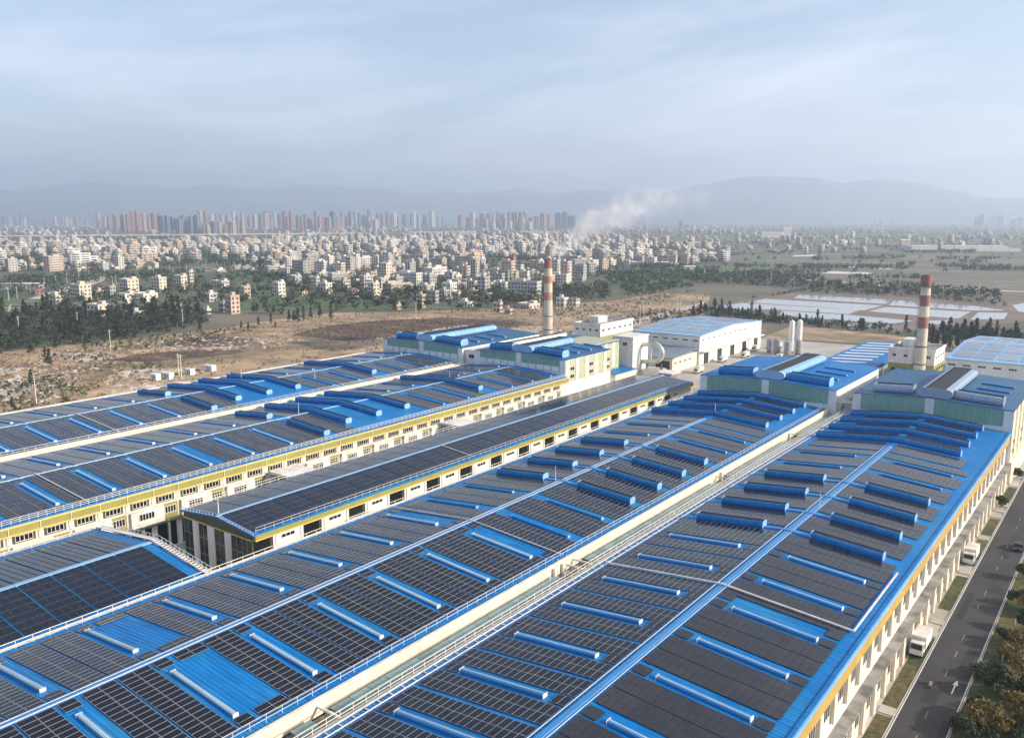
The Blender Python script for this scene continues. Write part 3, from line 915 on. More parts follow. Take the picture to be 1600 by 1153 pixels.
# ------------------------------------------------------------------ kiln halls at the end of each long hall
def kiln_hall(name, label, x0, x1, y0, y1, roofm, capm, shellm, gm, louvres=False, side=True, zt=19.8, zr=20.9):
    xr = (x0 + x1) / 2
    root = tag(empty(name, (xr, y0, 0)), label, 'kiln hall', 'kiln halls with rounded roof vents')
    w = MB()
    w.poly([(x0 + .3, y0 + .3, 0), (x1 - .3, y0 + .3, 0), (x1 - .3, y0 + .3, zt), (xr, y0 + .3, zr), (x0 + .3, y0 + .3, zt)])
    w.poly([(x0 + .3, y1 - .3, 0), (x1 - .3, y1 - .3, 0), (x1 - .3, y1 - .3, zt), (xr, y1 - .3, zr), (x0 + .3, y1 - .3, zt)][::-1])
    w.poly([(x0 + .3, y1 - .3, 0), (x0 + .3, y0 + .3, 0), (x0 + .3, y0 + .3, zt), (x0 + .3, y1 - .3, zt)])
    w.poly([(x1 - .3, y0 + .3, 0), (x1 - .3, y1 - .3, 0), (x1 - .3, y1 - .3, zt), (x1 - .3, y0 + .3, zt)])
    w.build('wall', M['white_stain'], root)
    r = MB(); t = .2
    zz = lambda x: zr - (zr - zt) * abs(x - xr) / (x1 - xr) + .12
    r.hexa([(x0, y0, zz(x0) - t), (xr, y0, zr - t + .12), (xr, y1, zr - t + .12), (x0, y1, zz(x0) - t), (x0, y0, zz(x0)), (xr, y0, zr + .12), (xr, y1, zr + .12), (x0, y1, zz(x0))])
    r.hexa([(xr, y0, zr - t + .12), (x1, y0, zz(x1) - t), (x1, y1, zz(x1) - t), (xr, y1, zr - t + .12), (xr, y0, zr + .12), (x1, y0, zz(x1)), (x1, y1, zz(x1)), (xr, y1, zr + .12)])
    r.build('roof', M[roofm], root)
    # front gable: green cladding between white columns
    yf = y0 + .28
    zb = 14.2
    for a, b in ((x0 + 2.4, xr - 1.2), (xr + 1.2, x1 - 2.4)):
        n = 9
        for i in range(n):                                              # cladding panels with open joints
            p, q = a + (b - a) * i / n + .03, a + (b - a) * (i + 1) / n - .03
            MB().hexa([(p, yf - .07, zb + 1.2), (q, yf - .07, zb + 1.2), (q, yf, zb + 1.2), (p, yf, zb + 1.2),
                       (p, yf - .07, zz(p) - .35), (q, yf - .07, zz(q) - .35), (q, yf, zz(q) - .35), (p, yf, zz(p) - .35)]).build('cladding_panel', M[gm], root)
        if louvres:
            for i in range(5):
                c = a + (b - a) * (i + .5) / 5
                mb = MB(); mb.box(c - 1.5, c + 1.5, yf - .5, yf - .075, zb + 1.3, zb + 3.0)
                mb.build('louvre_box', M['white_stain'], root)
    for a, b in ((x0, x0 + 2.3), (xr - 1.1, xr + 1.1), (x1 - 2.3, x1)):
        mb = MB(); e = 0.16
        mb.hexa([(a, yf - e, 10), (b, yf - e, 10), (b, yf + .01, 10), (a, yf + .01, 10), (a, yf - e, zz(a) - .22), (b, yf - e, zz(b) - .22), (b, yf + .01, zz(b) - .22), (a, yf + .01, zz(a) - .22)])
        mb.build('gable_column', M['white_stain'], root)
    # ridge vent along the ridge, two cross vents on the front slopes
    yv = min(y1 - 3, y0 + 43)
    vent(root, 'ridge_vent', [(xr + 1.0, y0 + 1.0, zr), (xr + 1.0, yv, zr)], 4.4, 2.5, 'Y', shellm, capm, mid=0.55)  # a pale blue shell holds its sunlit tone in the colour
    for a, b in ((x0 + 5.0, xr - 5.2), (xr + 6.0, x1 - 3.2)):
        vent(root, 'cross_vent', [(a, y0 + 5.2, zz(a) - .1), (b, y0 + 5.2, zz(b) - .1)], 2.2, 2.5, 'X', shellm if shellm is not M['blue_pale'] else M['blue_tube'], capm, mid=0.6)
    for k in range(3):
        y = y0 + 15 + k * 9.0
        vent(root, 'low_vent', [(xr + 8, y, zz(xr + 8)), (x1 - 4, y, zz(x1 - 4))], .45, .5, 'X', M['blue_tube'], M['blue_pale'], slot=False)
    return root, zz


kA, _ = kiln_hall('kiln_hall', 'kiln hall with pale ridge vent, leftmost, before the bare field', -257, -213.5, 251.2, 304, 'blue_dull', M['blue_pale'], M['blue_pale'], 'green', True)
kB, _ = kiln_hall('kiln_hall', 'kiln hall with cream lit side wall, in front of the left chimney', -207, -165.5, 251.2, 284, 'blue_dull', M['blue_pale'], M['blue_pale'], 'green', True)
kD, _ = kiln_hall('kiln_hall', 'kiln hall with bright blue roof, left of the concrete gutter', -115, -71.8, 254.2, 303, 'blue', M['blue_pale'], M['blue_pale'], 'green')
kE, _ = kiln_hall('kiln_hall', 'kiln hall with dull blue roof and grey vents, right of gutter', -67.2, -26.2, 254.2, 304, 'blue_dull', M['steel_vent'], M['steel_vent'], 'green')
# the B kiln hall steps in behind and goes on
MB().box(-206.5, -176.6, 284.02, 309, 0, 20.0).build('rear_wing', M['green_y'], kB)
MB().hexa([(-207, 284.05, 20.0), (-176, 284.05, 19.4), (-176, 309.5, 19.4), (-207, 309.5, 20.0), (-207, 284.05, 20.25), (-176, 284.05, 19.65), (-176, 309.5, 19.65), (-207, 309.5, 20.25)]).build('rear_roof', M['blue_dull'], kB)
vent(kB, 'ridge_vent', [(-199, 256, 20.6), (-199, 300, 20.4)], 2.2, 1.6, 'Y', M['white'], M['white'], mid=.5)


def pier_wall(root, x, ys, z0, z1, wp=2.2):
    """lit side wall of a kiln hall: tall pale green bays between cream piers, windows in some"""
    for i, (a, b) in enumerate(zip(ys[:-1], ys[1:])):
        MB().box(x, x + .25, a, a + wp, z0, z1).build('pier', M['cream'], root)
        MB().box(x, x + .10, a + wp + .02, b - .02, z0, z1 - .2).build('cladding_panel', M['green_y'], root)
        if i % 2 == 0:
            for z in (z0 + 1.8, z0 + 4.6): window(root, x + .1, (a + wp + b) / 2, z, (b - a - wp) * .62, 1.4, 2)


pier_wall(kB, -165.78, [252, 258.5, 265, 271.5, 278, 283.5], 11.6, 19.6)
pier_wall(kB, -176.58, [285, 291, 297, 303, 308.5], 9, 19.2)
pier_wall(kE, -26.48, [255, 263, 271, 279, 287, 295, 303], 6, 19.6, 3.0)
MB().box(-26.48, -25.6, 254.5, 303, 0, 5.9).build('lower_wall', M['cream'], kE)
# lean-to with parapet between the D and E kiln halls
lb = tag(empty('link_building', (-69.5, 256, 0)), 'low grey link building in the gap between two kiln halls', 'building')
MB().box(-71.6, -67.4, 262, 320, 0, 14.5).build('wall', M['white_stain'], lb)
MB().box(-71.6, -67.4, 262, 320, 14.51, 14.7).build('roof_slab', M['concrete'], lb)
for y in (255, 257.5):
    MB().box(-71.7, -67.3, y, y + .4, 16.2, 16.6).build('pipe_bridge', M['white'], lb)
lb2 = tag(empty('link_building', (-210, 256, 0)), 'narrow white link building in the gap before the left kiln halls', 'building')
MB().box(-213.3, -207.2, 253, 300, 0, 18.6).build('wall', M['white_stain'], lb2)
MB().box(-213.3, -207.2, 253, 300, 18.61, 19.2).build('roof_slab', M['white'], lb2)
window_f(lb2, -210.2, 252.98, 16.8, 2.6, 1.6, 2)

# ------------------------------------------------------------------ chimneys
def chimney(label, x, y, bands, r0, r1, ztop, crown):
    root = tag(empty('chimney', (x, y, 0)), label, 'chimney', 'tall factory chimneys')
    rad = lambda z: r0 + (r1 - r0) * z / ztop
    for (za, zb, m) in bands:
        b = MB(); n = 28
        k = max(1, int((zb - za) / 2.0))
        for i in range(k):
            p, q = za + (zb - za) * i / k, za + (zb - za) * (i + 1) / k
            b.tube((x, y, p), (x, y, q), rad(p), rad(q), n, caps=False)
        b.build('shaft_band', M[m], root, smooth=True)
    for z in (16.5, 23.0):
        MB().tube((x, y, z), (x, y, z + .35), rad(z) + .18, n=28).build('hoop', M['dark_iron'], root)
    if crown:
        b = MB(); b.tube((x, y, ztop - 4.0), (x, y, ztop - 0.3), rad(ztop - 4) + .05, rad(ztop) + .35, 28)
        b.build('crown', M['brick_band'], root)
        pl = MB()
        for i in range(16):
            t = 2 * math.pi * i / 16; c, s = math.cos(t), math.sin(t); rr = rad(ztop) + .75
            pl.tube((x + c * rr, y + s * rr, ztop - 4.2), (x + c * rr, y + s * rr, ztop - 3.0), .04, n=4)
        pl.tube((x, y, ztop - 4.25), (x, y, ztop - 4.1), rad(ztop) + .8, n=24)
        pl.build('platform', M['dark_iron'], root)
    MB().tube((x, y, ztop - .35), (x, y, ztop - .1), rad(ztop) * .78, n=24).build('flue_mouth', M['slot'], root)
    rim = MB(); n = 28; a, c = rad(ztop), rad(ztop) * .78
    for i in range(n):
        t, u = 2 * math.pi * i / n, 2 * math.pi * (i + 1) / n
        rim.poly([(x + a * math.cos(t), y + a * math.sin(t), ztop), (x + a * math.cos(u), y + a * math.sin(u), ztop), (x + c * math.cos(u), y + c * math.sin(u), ztop), (x + c * math.cos(t), y + c * math.sin(t), ztop)])
    rim.build('rim', M['brick_band'], root)
    ld = MB(); t = R(200); 
    for s in (-.22, .22):
        ld.tube((x + math.cos(t) * (r0 + .3) + s * math.sin(t), y + math.sin(t) * (r0 + .3) - s * math.cos(t), 2), (x + math.cos(t) * (r1 + .3) + s * math.sin(t), y + math.sin(t) * (r1 + .3) - s * math.cos(t), ztop), .04, n=4)
    ld.build('ladder', M['dark_iron'], root)
    return root


chimney('left chimney of faded orange and cream bands, smoke behind', -233.2, 338.7,
        [(0, 30.8, 'ch_grey'), (30.8, 34.6, 'brick_band2'), (34.6, 38.9, 'ch_white'), (38.9, 42.3, 'brick_band2'), (42.3, 46.1, 'ch_white'), (46.1, 50.2, 'brick_band')], 2.6, 1.75, 50.2, False)
chimney('right chimney of red and white bands with wider crown', -66.9, 340.0,
        [(0, 30.0, 'ch_grey'), (30.0, 34.1, 'brick_band'), (34.1, 38.1, 'ch_white'), (38.1, 42.1, 'brick_band'), (42.1, 45.8, 'ch_white'), (45.8, 49.4, 'brick_band')], 2.25, 1.6, 49.4, True)

# ------------------------------------------------------------------ offices, warehouses, plant behind
def office(label, x0, x1, y0, y1, z1, zm):
    root = tag(empty('office_block', ((x0 + x1) / 2, y0, 0)), label, 'office block', 'white over olive office blocks')
    MB().box(x0, x1, y0, y1, 0, zm).build('lower_storeys', M['olive'], root)
    MB().box(x0 - .15, x1 + .15, y0 - .15, y1 + .15, zm + .004, z1 - 1.0).build('upper_storey', M['white'], root)
    p = MB()
    for (a, b, c, d) in ((x0 - .4, x1 + .4, y0 - .4, y0), (x0 - .4, x1 + .4, y1, y1 + .4), (x0 - .4, x0, y0 + .002, y1 - .002), (x1, x1 + .4, y0 + .002, y1 - .002)):
        p.box(a, b, c, d, z1 - .996, z1)
    p.build('parapet', M['white'], root)
    MB().box(x0 + .01, x1 - .01, y0 + .01, y1 - .01, z1 - .99, z1 - .8).build('roof_slab', M['concrete'], root)
    MB().box(x0 + 3, x0 + 8, y0 + 8, y0 + 16, z1 - .79, z1 + 2.2).build('stair_tower', M['white'], root)
    n = int((y1 - y0) / 4.5)
    for i in range(n):
        yc = y0 + (i + .5) * (y1 - y0) / n
        window(root, x1 + .151, yc, z1 - 3.0, 2.0, 1.2, 2, 'white'); window(root, x1 + .001, yc, zm - 2.0, 2.2, 1.2, 2, 'olive_dark')
        window(root, x1 + .001, yc, zm - 5.4, 2.2, 1.2, 2, 'olive_dark')
    n = max(3, int((x1 - x0) / 3.4))
    for i in range(n):
        window_f(root, x0 + (i + .5) * (x1 - x0) / n, y0 - .151, z1 - 3.0, 1.5, 1.2, 2, 'white')
        window_f(root, x0 + (i + .5) * (x1 - x0) / n, y0 - .001, zm - 2.4, 1.5, 1.2, 2, 'olive_dark')
    return root


office('white and olive office block right of the left chimney', -213, -199.2, 331, 361, 22.5, 16.6)
MB_ = office('white and olive office block behind the right chimney', -79, -63, 345, 363, 21.5, 15.5)


def warehouse(label, x0, x1, y0, y1, z0, zr, nx, ny, docks):
    root = tag(empty('warehouse', ((x0 + x1) / 2, y0, 0)), label, 'warehouse', 'pale blue roofed warehouses')
    MB().box(x0 + .4, x1 - .4, y0 + .4, y1 - .4, 0, z0 - .05).build('wall', M['white_stain'], root)
    ym = (y0 + y1) / 2; r = MB()
    r.hexa([(x0, y0, z0 - .1), (x1, y0, z0 - .1), (x1, ym, zr - .1), (x0, ym, zr - .1), (x0, y0, z0 + .15), (x1, y0, z0 + .15), (x1, ym, zr + .15), (x0, ym, zr + .15)])
    r.hexa([(x0, ym, zr - .1), (x1, ym, zr - .1), (x1, y1, z0 - .1), (x0, y1, z0 - .1), (x0, ym, zr + .15), (x1, ym, zr + .15), (x1, y1, z0 + .15), (x0, y1, z0 + .15)])
    r.build('roof', M['blue_pale'], root)
    g = MB()
    for xx in (x0 + .4, x1 - .4):
        g.poly([(xx, y0 + .4, z0 - .05), (xx, ym, zr - .12), (xx, y1 - .4, z0 - .05)])
    g.build('gable', M['white_stain'], root)
    zf = lambda y: zr - (zr - z0) * abs(y - ym) / (ym - y0) + .16
    for i in range(nx):
        for j in range(ny):
            a, b = x0 + 1.2 + (x1 - x0 - 2.4) * i / nx + .5, x0 + 1.2 + (x1 - x0 - 2.4) * (i + 1) / nx - .5
            c, d = y0 + 4 + (y1 - y0 - 6) * j / ny + 1.0, y0 + 4 + (y1 - y0 - 6) * (j + 1) / ny - 1.6
            if (c < ym < d): d = ym - .2
            MB().hexa([(a, c, zf(c)), (b, c, zf(c)), (b, d, zf(d)), (a, d, zf(d)), (a, c, zf(c) + .12), (b, c, zf(c) + .12), (b, d, zf(d) + .12), (a, d, zf(d) + .12)]).build('panel_block', M['roof_panel'], root)
    n = int((x1 - x0) / 5.2)
    for i in range(n):
        window_f(root, x0 + (i + .5) * (x1 - x0) / n, y0 + .398, z0 - 2.2, 2.9, .9, 3, 'white_stain')
    for i in range(12):
        window(root, x1 - .398, y0 + 4 + i * (y1 - y0 - 8) / 11, z0 - 2.0, 2.2, .8, 2, 'cream')
    for i in range(docks):
        y = y0 + 8 + i * (y1 - y0 - 16) / max(1, docks - 1)
        MB().box(x1 - .41, x1 + .02, y - 2.2, y + 2.2, 0.2, 5.2).build('dock_door', M['dark_iron'], root)
    MB().box(x1 - .39, x1 + 2.2, y0 + 1, y1 - 1, 6.3, 6.7).build('dock_canopy', M['cream'], root)
    return root


M['roof_panel'] = mat('grey_roof_panel', (0.22, 0.27, 0.33), 0.28, var=0.15, scale=0.2, island=0.2)
w1 = warehouse('white warehouse with pale blue roof behind the duct loop', -208.4, -171.2, 377, 457, 14, 16, 5, 7, 5)
w2 = warehouse('white warehouse with pale blue panelled roof at far right', -65, 26, 377, 460, 14, 16.5, 11, 5, 2)
ax = tag(empty('annex', (-188, 350, 0)), 'low grey-roofed annex in front of the white warehouse', 'building')
MB().box(-204, -172.6, 351, 376.8, 0, 6.6).build('wall', M['cream'], ax)
MB().hexa([(-204.6, 350.4, 6.5), (-172, 350.4, 6.5), (-172, 376.9, 8.2), (-204.6, 376.9, 8.2), (-204.6, 350.4, 6.8), (-172, 350.4, 6.8), (-172, 376.9, 8.5), (-204.6, 376.9, 8.5)]).build('roof', M['roof_panel'], ax)
for y in (354, 359, 364, 369): window(ax, -172.6, y, 4.2, 2.2, 1.0, 2, 'cream')
MB().box(-181, -174, 350.8, 351.02, 0, 5.2).build('bay_shade', M['slot'], ax)  # solid dark box stands for the shade inside the bay
fb = tag(empty('open_shed', (-96, 360, 0)), 'blue shed roof with white translucent stripes behind kiln halls', 'shed')
rr = MB(); rr.hexa([(-108, 322, 11.2), (-84, 322, 11.2), (-84, 428, 11.2), (-108, 428, 11.2), (-108, 322, 11.5), (-84, 322, 12.6), (-84, 428, 12.6), (-108, 428, 11.5)]); rr.build('roof', M['blue'], fb)
for i in range(9):
    y = 346 + i * 9
    MB().hexa([(-106, y, 11.62), (-90, y, 12.36), (-90, y + 3.2, 12.36), (-106, y + 3.2, 11.62), (-106, y, 11.72), (-90, y, 12.46), (-90, y + 3.2, 12.46), (-106, y + 3.2, 11.72)]).build('translucent_sheet', M['white_stain'], fb)
for x in (-107, -85):
    for y in range(324, 430, 13):
        MB().box(x - .25, x + .25, y - .25, y + .25, 0, 11.2).build('post', M['rail'], fb)
bc = tag(empty('blue_canopy', (-175, 296, 0)), 'low blue canopy roof beside the white filter house', 'canopy')
MB().hexa([(-181.5, 295, 8.0), (-169.8, 295, 7.6), (-169.8, 313, 7.6), (-181.5, 313, 8.0), (-181.5, 295, 8.25), (-169.8, 295, 7.85), (-169.8, 313, 7.85), (-181.5, 313, 8.25)]).build('roof', M['blue'], bc)
MB().box(-181, -170.3, 295.6, 312.6, 0, 7.55).build('wall', M['cream'], bc)
fh = tag(empty('filter_house', (-177, 313.5, 0)), 'tall white filter house joined to a grey duct loop', 'plant')
MB().box(-182, -172.6, 313.6, 327, 0, 20.2).build('wall', M['white'], fh)
MB().box(-182.3, -172.3, 313.3, 327.3, 20.2, 20.6).build('roof_slab', M['white'], fh)
for x in (-180, -176.4): window_f(fh, x, 313.598, 17.5, 2.2, 1.6, 2)
dl = tag(empty('duct_loop', (-166, 322, 0)), 'thick grey exhaust duct bent in a loop beside filter house', 'duct')
def pipe(path, r, name, m, parent, n=14):
    mb = MB()
    for a, b in zip(path[:-1], path[1:]):
        a, b = Vector(a), Vector(b); e = (b - a).normalized() * r * .16
        mb.tube(a - e, b + e, r, n=n, caps=False)
    return mb.build(name, m, parent, smooth=True)
arc = [(-172.2, 322, 16.6), (-167, 322, 17.4)] + [(-167 + 3.9 * math.sin(R(t)), 322, 13.5 + 3.9 * math.cos(R(t))) for t in range(6, 181, 9)] + [(-172.2, 321.8, 9.4)]
pipe(arc, 0.95, 'loop_pipe', M['duct'], dl)
pipe([(-168.6, 322, 17.2), (-168.6, 322, 9.5)], .55, 'inner_pipe', M['duct'], dl)
MB().box(-170.6, -163.0, 319, 326, 3.2, 6.8).build('fan_box', M['duct'], dl)
for x in (-170.3, -163.4):
    for y in (319.3, 325.7): MB().box(x - .2, x + .2, y - .2, y + .2, 0, 3.2).build('leg', M['duct'], dl)
    MB().box(x - .18, x + .18, 321.4, 322.6, 6.8, 9.2).build('saddle', M['dark_iron'], dl)
tb = tag(empty('transformer_shed', (-158, 322, 0)), 'small brown plant shed right of the duct loop', 'shed')
MB().box(-161, -156.5, 317, 323, 0, 6.2).build('wall', M['rust'], tb)
MB().box(-162.4, -155.2, 316, 324, 6.21, 6.6).build('roof_slab', M['white'], tb)
# silos and tanks
for k, (x, y, rr_, zt, m, lab) in enumerate([(-149.2, 441, 1.4, 16.6, 'silo_w', 'left one of two tall slim white silos'), (-145.9, 443, 1.4, 16.9, 'silo_w', 'right one of two tall slim white silos'),
                                            (-158.6, 436, 1.8, 7.0, 'silo_g', 'leftmost grey tank beside the white silos'), (-154.2, 434, 1.8, 7.6, 'silo_g', 'second grey tank beside the white silos'),
                                            (-147.9, 432, 1.7, 7.0, 'silo_g', 'grey tank under the left white silo'), (-143.6, 436, 1.7, 7.6, 'silo_g', 'rightmost grey tank below the right white silo')]):
    s = tag(empty('silo' if m == 'silo_w' else 'storage_tank', (x, y, 0)), lab, 'silo' if m == 'silo_w' else 'tank', 'silos and tanks of the yard')
    b = MB(); b.tube((x, y, 1.2), (x, y, zt), rr_, n=24); b.build('barrel', M[m], s, smooth=False)
    MB().tube((x, y, zt), (x, y, zt + .9), rr_, .3, n=24).build('cone_top', M[m], s)
    MB().tube((x, y, 0), (x, y, 1.2), rr_ * .9, n=16).build('skirt', M['concrete'], s)
    MB().box(x + rr_ - .02, x + rr_ + .1, y - .25, y + .25, 1, zt).build('ladder', M['rail'], s)
# stock racks, walls and carts in the yard
for k in range(7):
    y = 372 + k * 8.5; x = -139 + k * 0.6
    s = tag(empty('stock_row', (x, y, 0)), 'long low row of brown stock in the yard, %s from the front' % ['first', 'second', 'third', 'fourth', 'fifth', 'sixth', 'seventh'][k], 'stock', 'rows of stock in the yard')
    n = 9
    for i in range(n):
        a = x - 15 + i * 3.3
        MB().box(a, a + 2.6, y, y + 2.4, 0.02, 1.2 + 0.7 * ((i * 7 + k * 3) % 5) / 4).build('stock_pile', M['rust'] if (i + k) % 3 else M['cream'], s)
def truck(x, y, label, group, m):
    v = tag(empty('parked_truck', (x, y, 0)), label, 'truck', group)
    MB().box(x - 1.1, x + 1.1, y, y + 4.6, 1.0, 3.0).build('cargo_box', m, v)
    cb = MB(); cb.hexa([(x - 1.0, y - 1.9, .6), (x + 1.0, y - 1.9, .6), (x + 1.0, y - .1, .6), (x - 1.0, y - .1, .6), (x - .95, y - 1.5, 2.4), (x + .95, y - 1.5, 2.4), (x + .95, y - .1, 2.4), (x - .95, y - .1, 2.4)]); cb.build('cab', M['white'], v)
    ws = MB(); ws.hexa([(x - .85, y - 1.78, 1.45), (x + .85, y - 1.78, 1.45), (x + .85, y - 1.6, 1.45), (x - .85, y - 1.6, 1.45), (x - .8, y - 1.58, 2.25), (x + .8, y - 1.58, 2.25), (x + .8, y - 1.4, 2.25), (x - .8, y - 1.4, 2.25)]); ws.build('windscreen', M['glass'], v)
    MB().box(x - .8, x + .8, y - 1.7, y + 4.4, .55, .98).build('chassis', M['dark_iron'], v)
    for a in (-1, 1):
        MB().box(x + a * .99 - .03, x + a * .99 + .03, y - 1.25, y - .45, 1.5, 2.15).build('side_window', M['glass'], v)
        MB().box(x + a * .7 - .16, x + a * .7 + .16, y - 1.95, y - 1.89, .8, 1.0).build('headlight', M['paint_w'], v)
    for a in (-.95, .95):
        for b in (-1.0, 3.4):
            MB().tube((x + a - .12, y + b, .5), (x + a + .12, y + b, .5), .5, n=12).build('wheel', M['slot'], v)


for k, (x, y) in enumerate([(-163, 357), (-166.5, 392), (-163, 412), (-167, 436), (-160.5, 452)]):
    truck(x, y, 'small white truck parked in the factory yard, %s' % ['nearest, by the annex', 'by the second dock', 'in the middle of the dock side', 'towards the far docks', 'farthest'][k], 'trucks in the factory yard', M['white'] if k % 2 else M['cream'])
for k, (x, y) in enumerate([(-24.75, 143.0), (-24.75, 189.5)]):
    truck(x, y, 'white box truck parked on the strip between wall and road, %s one' % ('nearer', 'farther')[k], 'trucks along the road wall', M['white'])
for k, y in enumerate([122.5, 151.5, 157, 183.5, 206.5, 224, 229, 234, 254]):
    s = MB(); s.box(-25.6, RX0 - .18, y - 1.1, y + 1.1, 0.05, 0.16)
    tag(s.build('door_apron', M['yard']), kind='structure')
for hn, x, y in (('A', -250, 176), ('A', -228, 190), ('B', -187.5, 150), ('B', -186.6, 213), ('D', -95.6, 142), ('D', -94.2, 219), ('E', -46.3, 158)):
    h = H[hn]; MB().tube(h.pt(x, y), h.pt(x, y, 3.6), .09, .05, n=6).build('lightning_rod', M['white'], h.root)
M['car_paint'] = mat('dark_car_paint', (0.015, 0.016, 0.02), 0.25, var=0.05)
M['red_paint'] = mat('red_enamel', (0.38, 0.03, 0.02), 0.35, var=0.1)
M['lamp'] = mat('lamp_glass', (0.55, 0.5, 0.45), 0.15)
cx, cy = -17.6, 204.0
car = tag(empty('parked_car', (cx, cy, 0)), 'black car at the right edge of the service road', 'car')
prof = [(-2.15, .35), (-2.2, .75), (-1.35, .92), (-.75, 1.42), (.85, 1.45), (1.55, 1.0), (2.1, .9), (2.15, .4)]
b = MB()
for (ya, za), (yb, zb) in zip(prof[:-1], prof[1:]):
    ia, ib = (.72 if za > 1.2 else .86), (.72 if zb > 1.2 else .86)
    b.poly([(cx - ia, cy + ya, za), (cx + ia, cy + ya, za), (cx + ib, cy + yb, zb), (cx - ib, cy + yb, zb)])
for sgn in (-1, 1):
    b.poly([(cx + sgn * (.72 if z > 1.2 else .86), cy + y, z) for y, z in prof])
b.poly([(cx - .86, cy - 2.15, .35), (cx + .86, cy - 2.15, .35), (cx + .86, cy + 2.15, .4), (cx - .86, cy + 2.15, .4)])
b.build('body', M['car_paint'], car)
b = MB()
b.poly([(cx - .66, cy - 1.27, 1.0), (cx + .66, cy - 1.27, 1.0), (cx + .62, cy - .82, 1.38), (cx - .62, cy - .82, 1.38)]); b.build('windscreen', M['glass'], car)
for sgn in (-1, 1):
    for y in (-1.35, 1.35): MB().tube((cx + sgn * .70, cy + y, .32), (cx + sgn * .9, cy + y, .32), .32, n=14).build('wheel', M['slot'], car)
    MB().box(cx + sgn * .6 - .15, cx + sgn * .6 + .15, cy - 2.24, cy - 2.19, .6, .74).build('headlight', M['lamp'], car)
mx, my = -20.9, 133.5
sc_ = tag(empty('motor_scooter', (mx, my, 0)), 'small red and white scooter standing on the near service road', 'scooter')
b = MB(); b.hexa([(mx - .14, my - .2, .3), (mx + .14, my - .2, .3), (mx + .16, my + .85, .35), (mx - .16, my + .85, .35), (mx - .12, my - .1, .42), (mx + .12, my - .1, .42), (mx + .14, my + .8, .72), (mx - .14, my + .8, .72)]); b.build('body', M['red_paint'], sc_)
b = MB(); b.hexa([(mx - .17, my - .62, .3), (mx + .17, my - .62, .3), (mx + .17, my - .5, .3), (mx - .17, my - .5, .3), (mx - .2, my - .42, 1.0), (mx + .2, my - .42, 1.0), (mx + .2, my - .34, 1.0), (mx - .2, my - .34, 1.0)]); b.build('leg_shield', M['white'], sc_)
MB().box(mx - .15, mx + .15, my + .1, my + .8, .73, .84).build('seat', M['slot'], sc_)
MB().tube((mx - .33, my - .36, 1.05), (mx + .33, my - .36, 1.05), .03, n=6).build('handlebar', M['dark_iron'], sc_)
for y in (-.72, .62): MB().tube((mx - .06, my + y, .24), (mx + .06, my + y, .24), .24, n=14).build('wheel', M['slot'], sc_)
ar = MB(); ax_, ay_ = -18.0, 133
ar.poly([(ax_ - .1, ay_, .0135), (ax_ + .1, ay_, .0135), (ax_ + .1, ay_ + 3, .0135), (ax_ - .1, ay_ + 3, .0135)]); ar.poly([(ax_ - .4, ay_ + 3, .0135), (ax_ + .4, ay_ + 3, .0135), (ax_, ay_ + 4.6, .0135)])
ar.build('arrow_marking', M['paint_w'], road)
# pale marker posts on the verge
post_me = MB().tube((0, 0, 0), (0, 0, 0.95), 0.07, n=6).tube((0, 0, .95), (0, 0, 1.12), .10, .02, n=6).mesh('marker_post', M['white'])
for k in range(20):
    y = 112 + k * 5.2
    o = inst('marker_post', post_me, None, (RX1 + 3.0 + 0.25 * math.sin(k * 1.7), y, 0))
    tag(o, 'short pale marker post on the grass verge, %s from the nearest' % ['first', 'second', 'third', 'fourth', 'fifth', 'sixth', 'seventh', 'eighth', 'ninth', 'tenth', 'eleventh', 'twelfth', 'thirteenth', 'fourteenth', 'fifteenth', 'sixteenth', 'seventeenth', 'eighteenth', 'nineteenth', 'twentieth'][k], 'post', 'marker posts along the verge')

# ------------------------------------------------------------------ open land round the works
M['soil'] = mat('dry_soil', (0.42, 0.29, 0.175), 0.95, var=0.42, scale=0.09, c2=(0.20, 0.155, 0.085), patch=(0.40, 0.60), patch_scale=0.022, detail=9)
M['soil_pale'] = mat('pale_rubble', (0.56, 0.50, 0.42), 0.95, var=0.35, scale=0.18, c2=(0.30, 0.22, 0.14), patch_scale=0.08, detail=8)
M['burnt'] = mat('dark_scrubland', (0.085, 0.055, 0.045), 0.95, var=0.5, scale=0.09, c2=(0.17, 0.115, 0.075), patch=(0.5, 0.68), patch_scale=0.05, detail=8)
M['track'] = mat('pale_track', (0.48, 0.42, 0.34), 0.9, var=0.2, scale=0.1)
M['crop_a'] = mat('crop_green', (0.085, 0.13, 0.045), 0.95, var=0.3, scale=0.03)
M['crop_b'] = mat('crop_dull', (0.12, 0.125, 0.075), 0.95, var=0.3, scale=0.03)
M['crop_c'] = mat('ploughed', (0.17, 0.135, 0.105), 0.95, var=0.3, scale=0.03)
M['crop_d'] = mat('dark_paddy', (0.055, 0.08, 0.04), 0.95, var=0.3, scale=0.03)
M['greenhouse'] = mat('pale_field_cover', (0.6, 0.6, 0.58), 0.6, var=0.15, scale=0.05)


def sheet(name, pts, m, z, px=True, kind='structure'):
    b = MB(); b.poly([(*(G(*p)[:2] if px else p), z) for p in pts])
    return tag(b.build(name, M[m]), kind=kind)


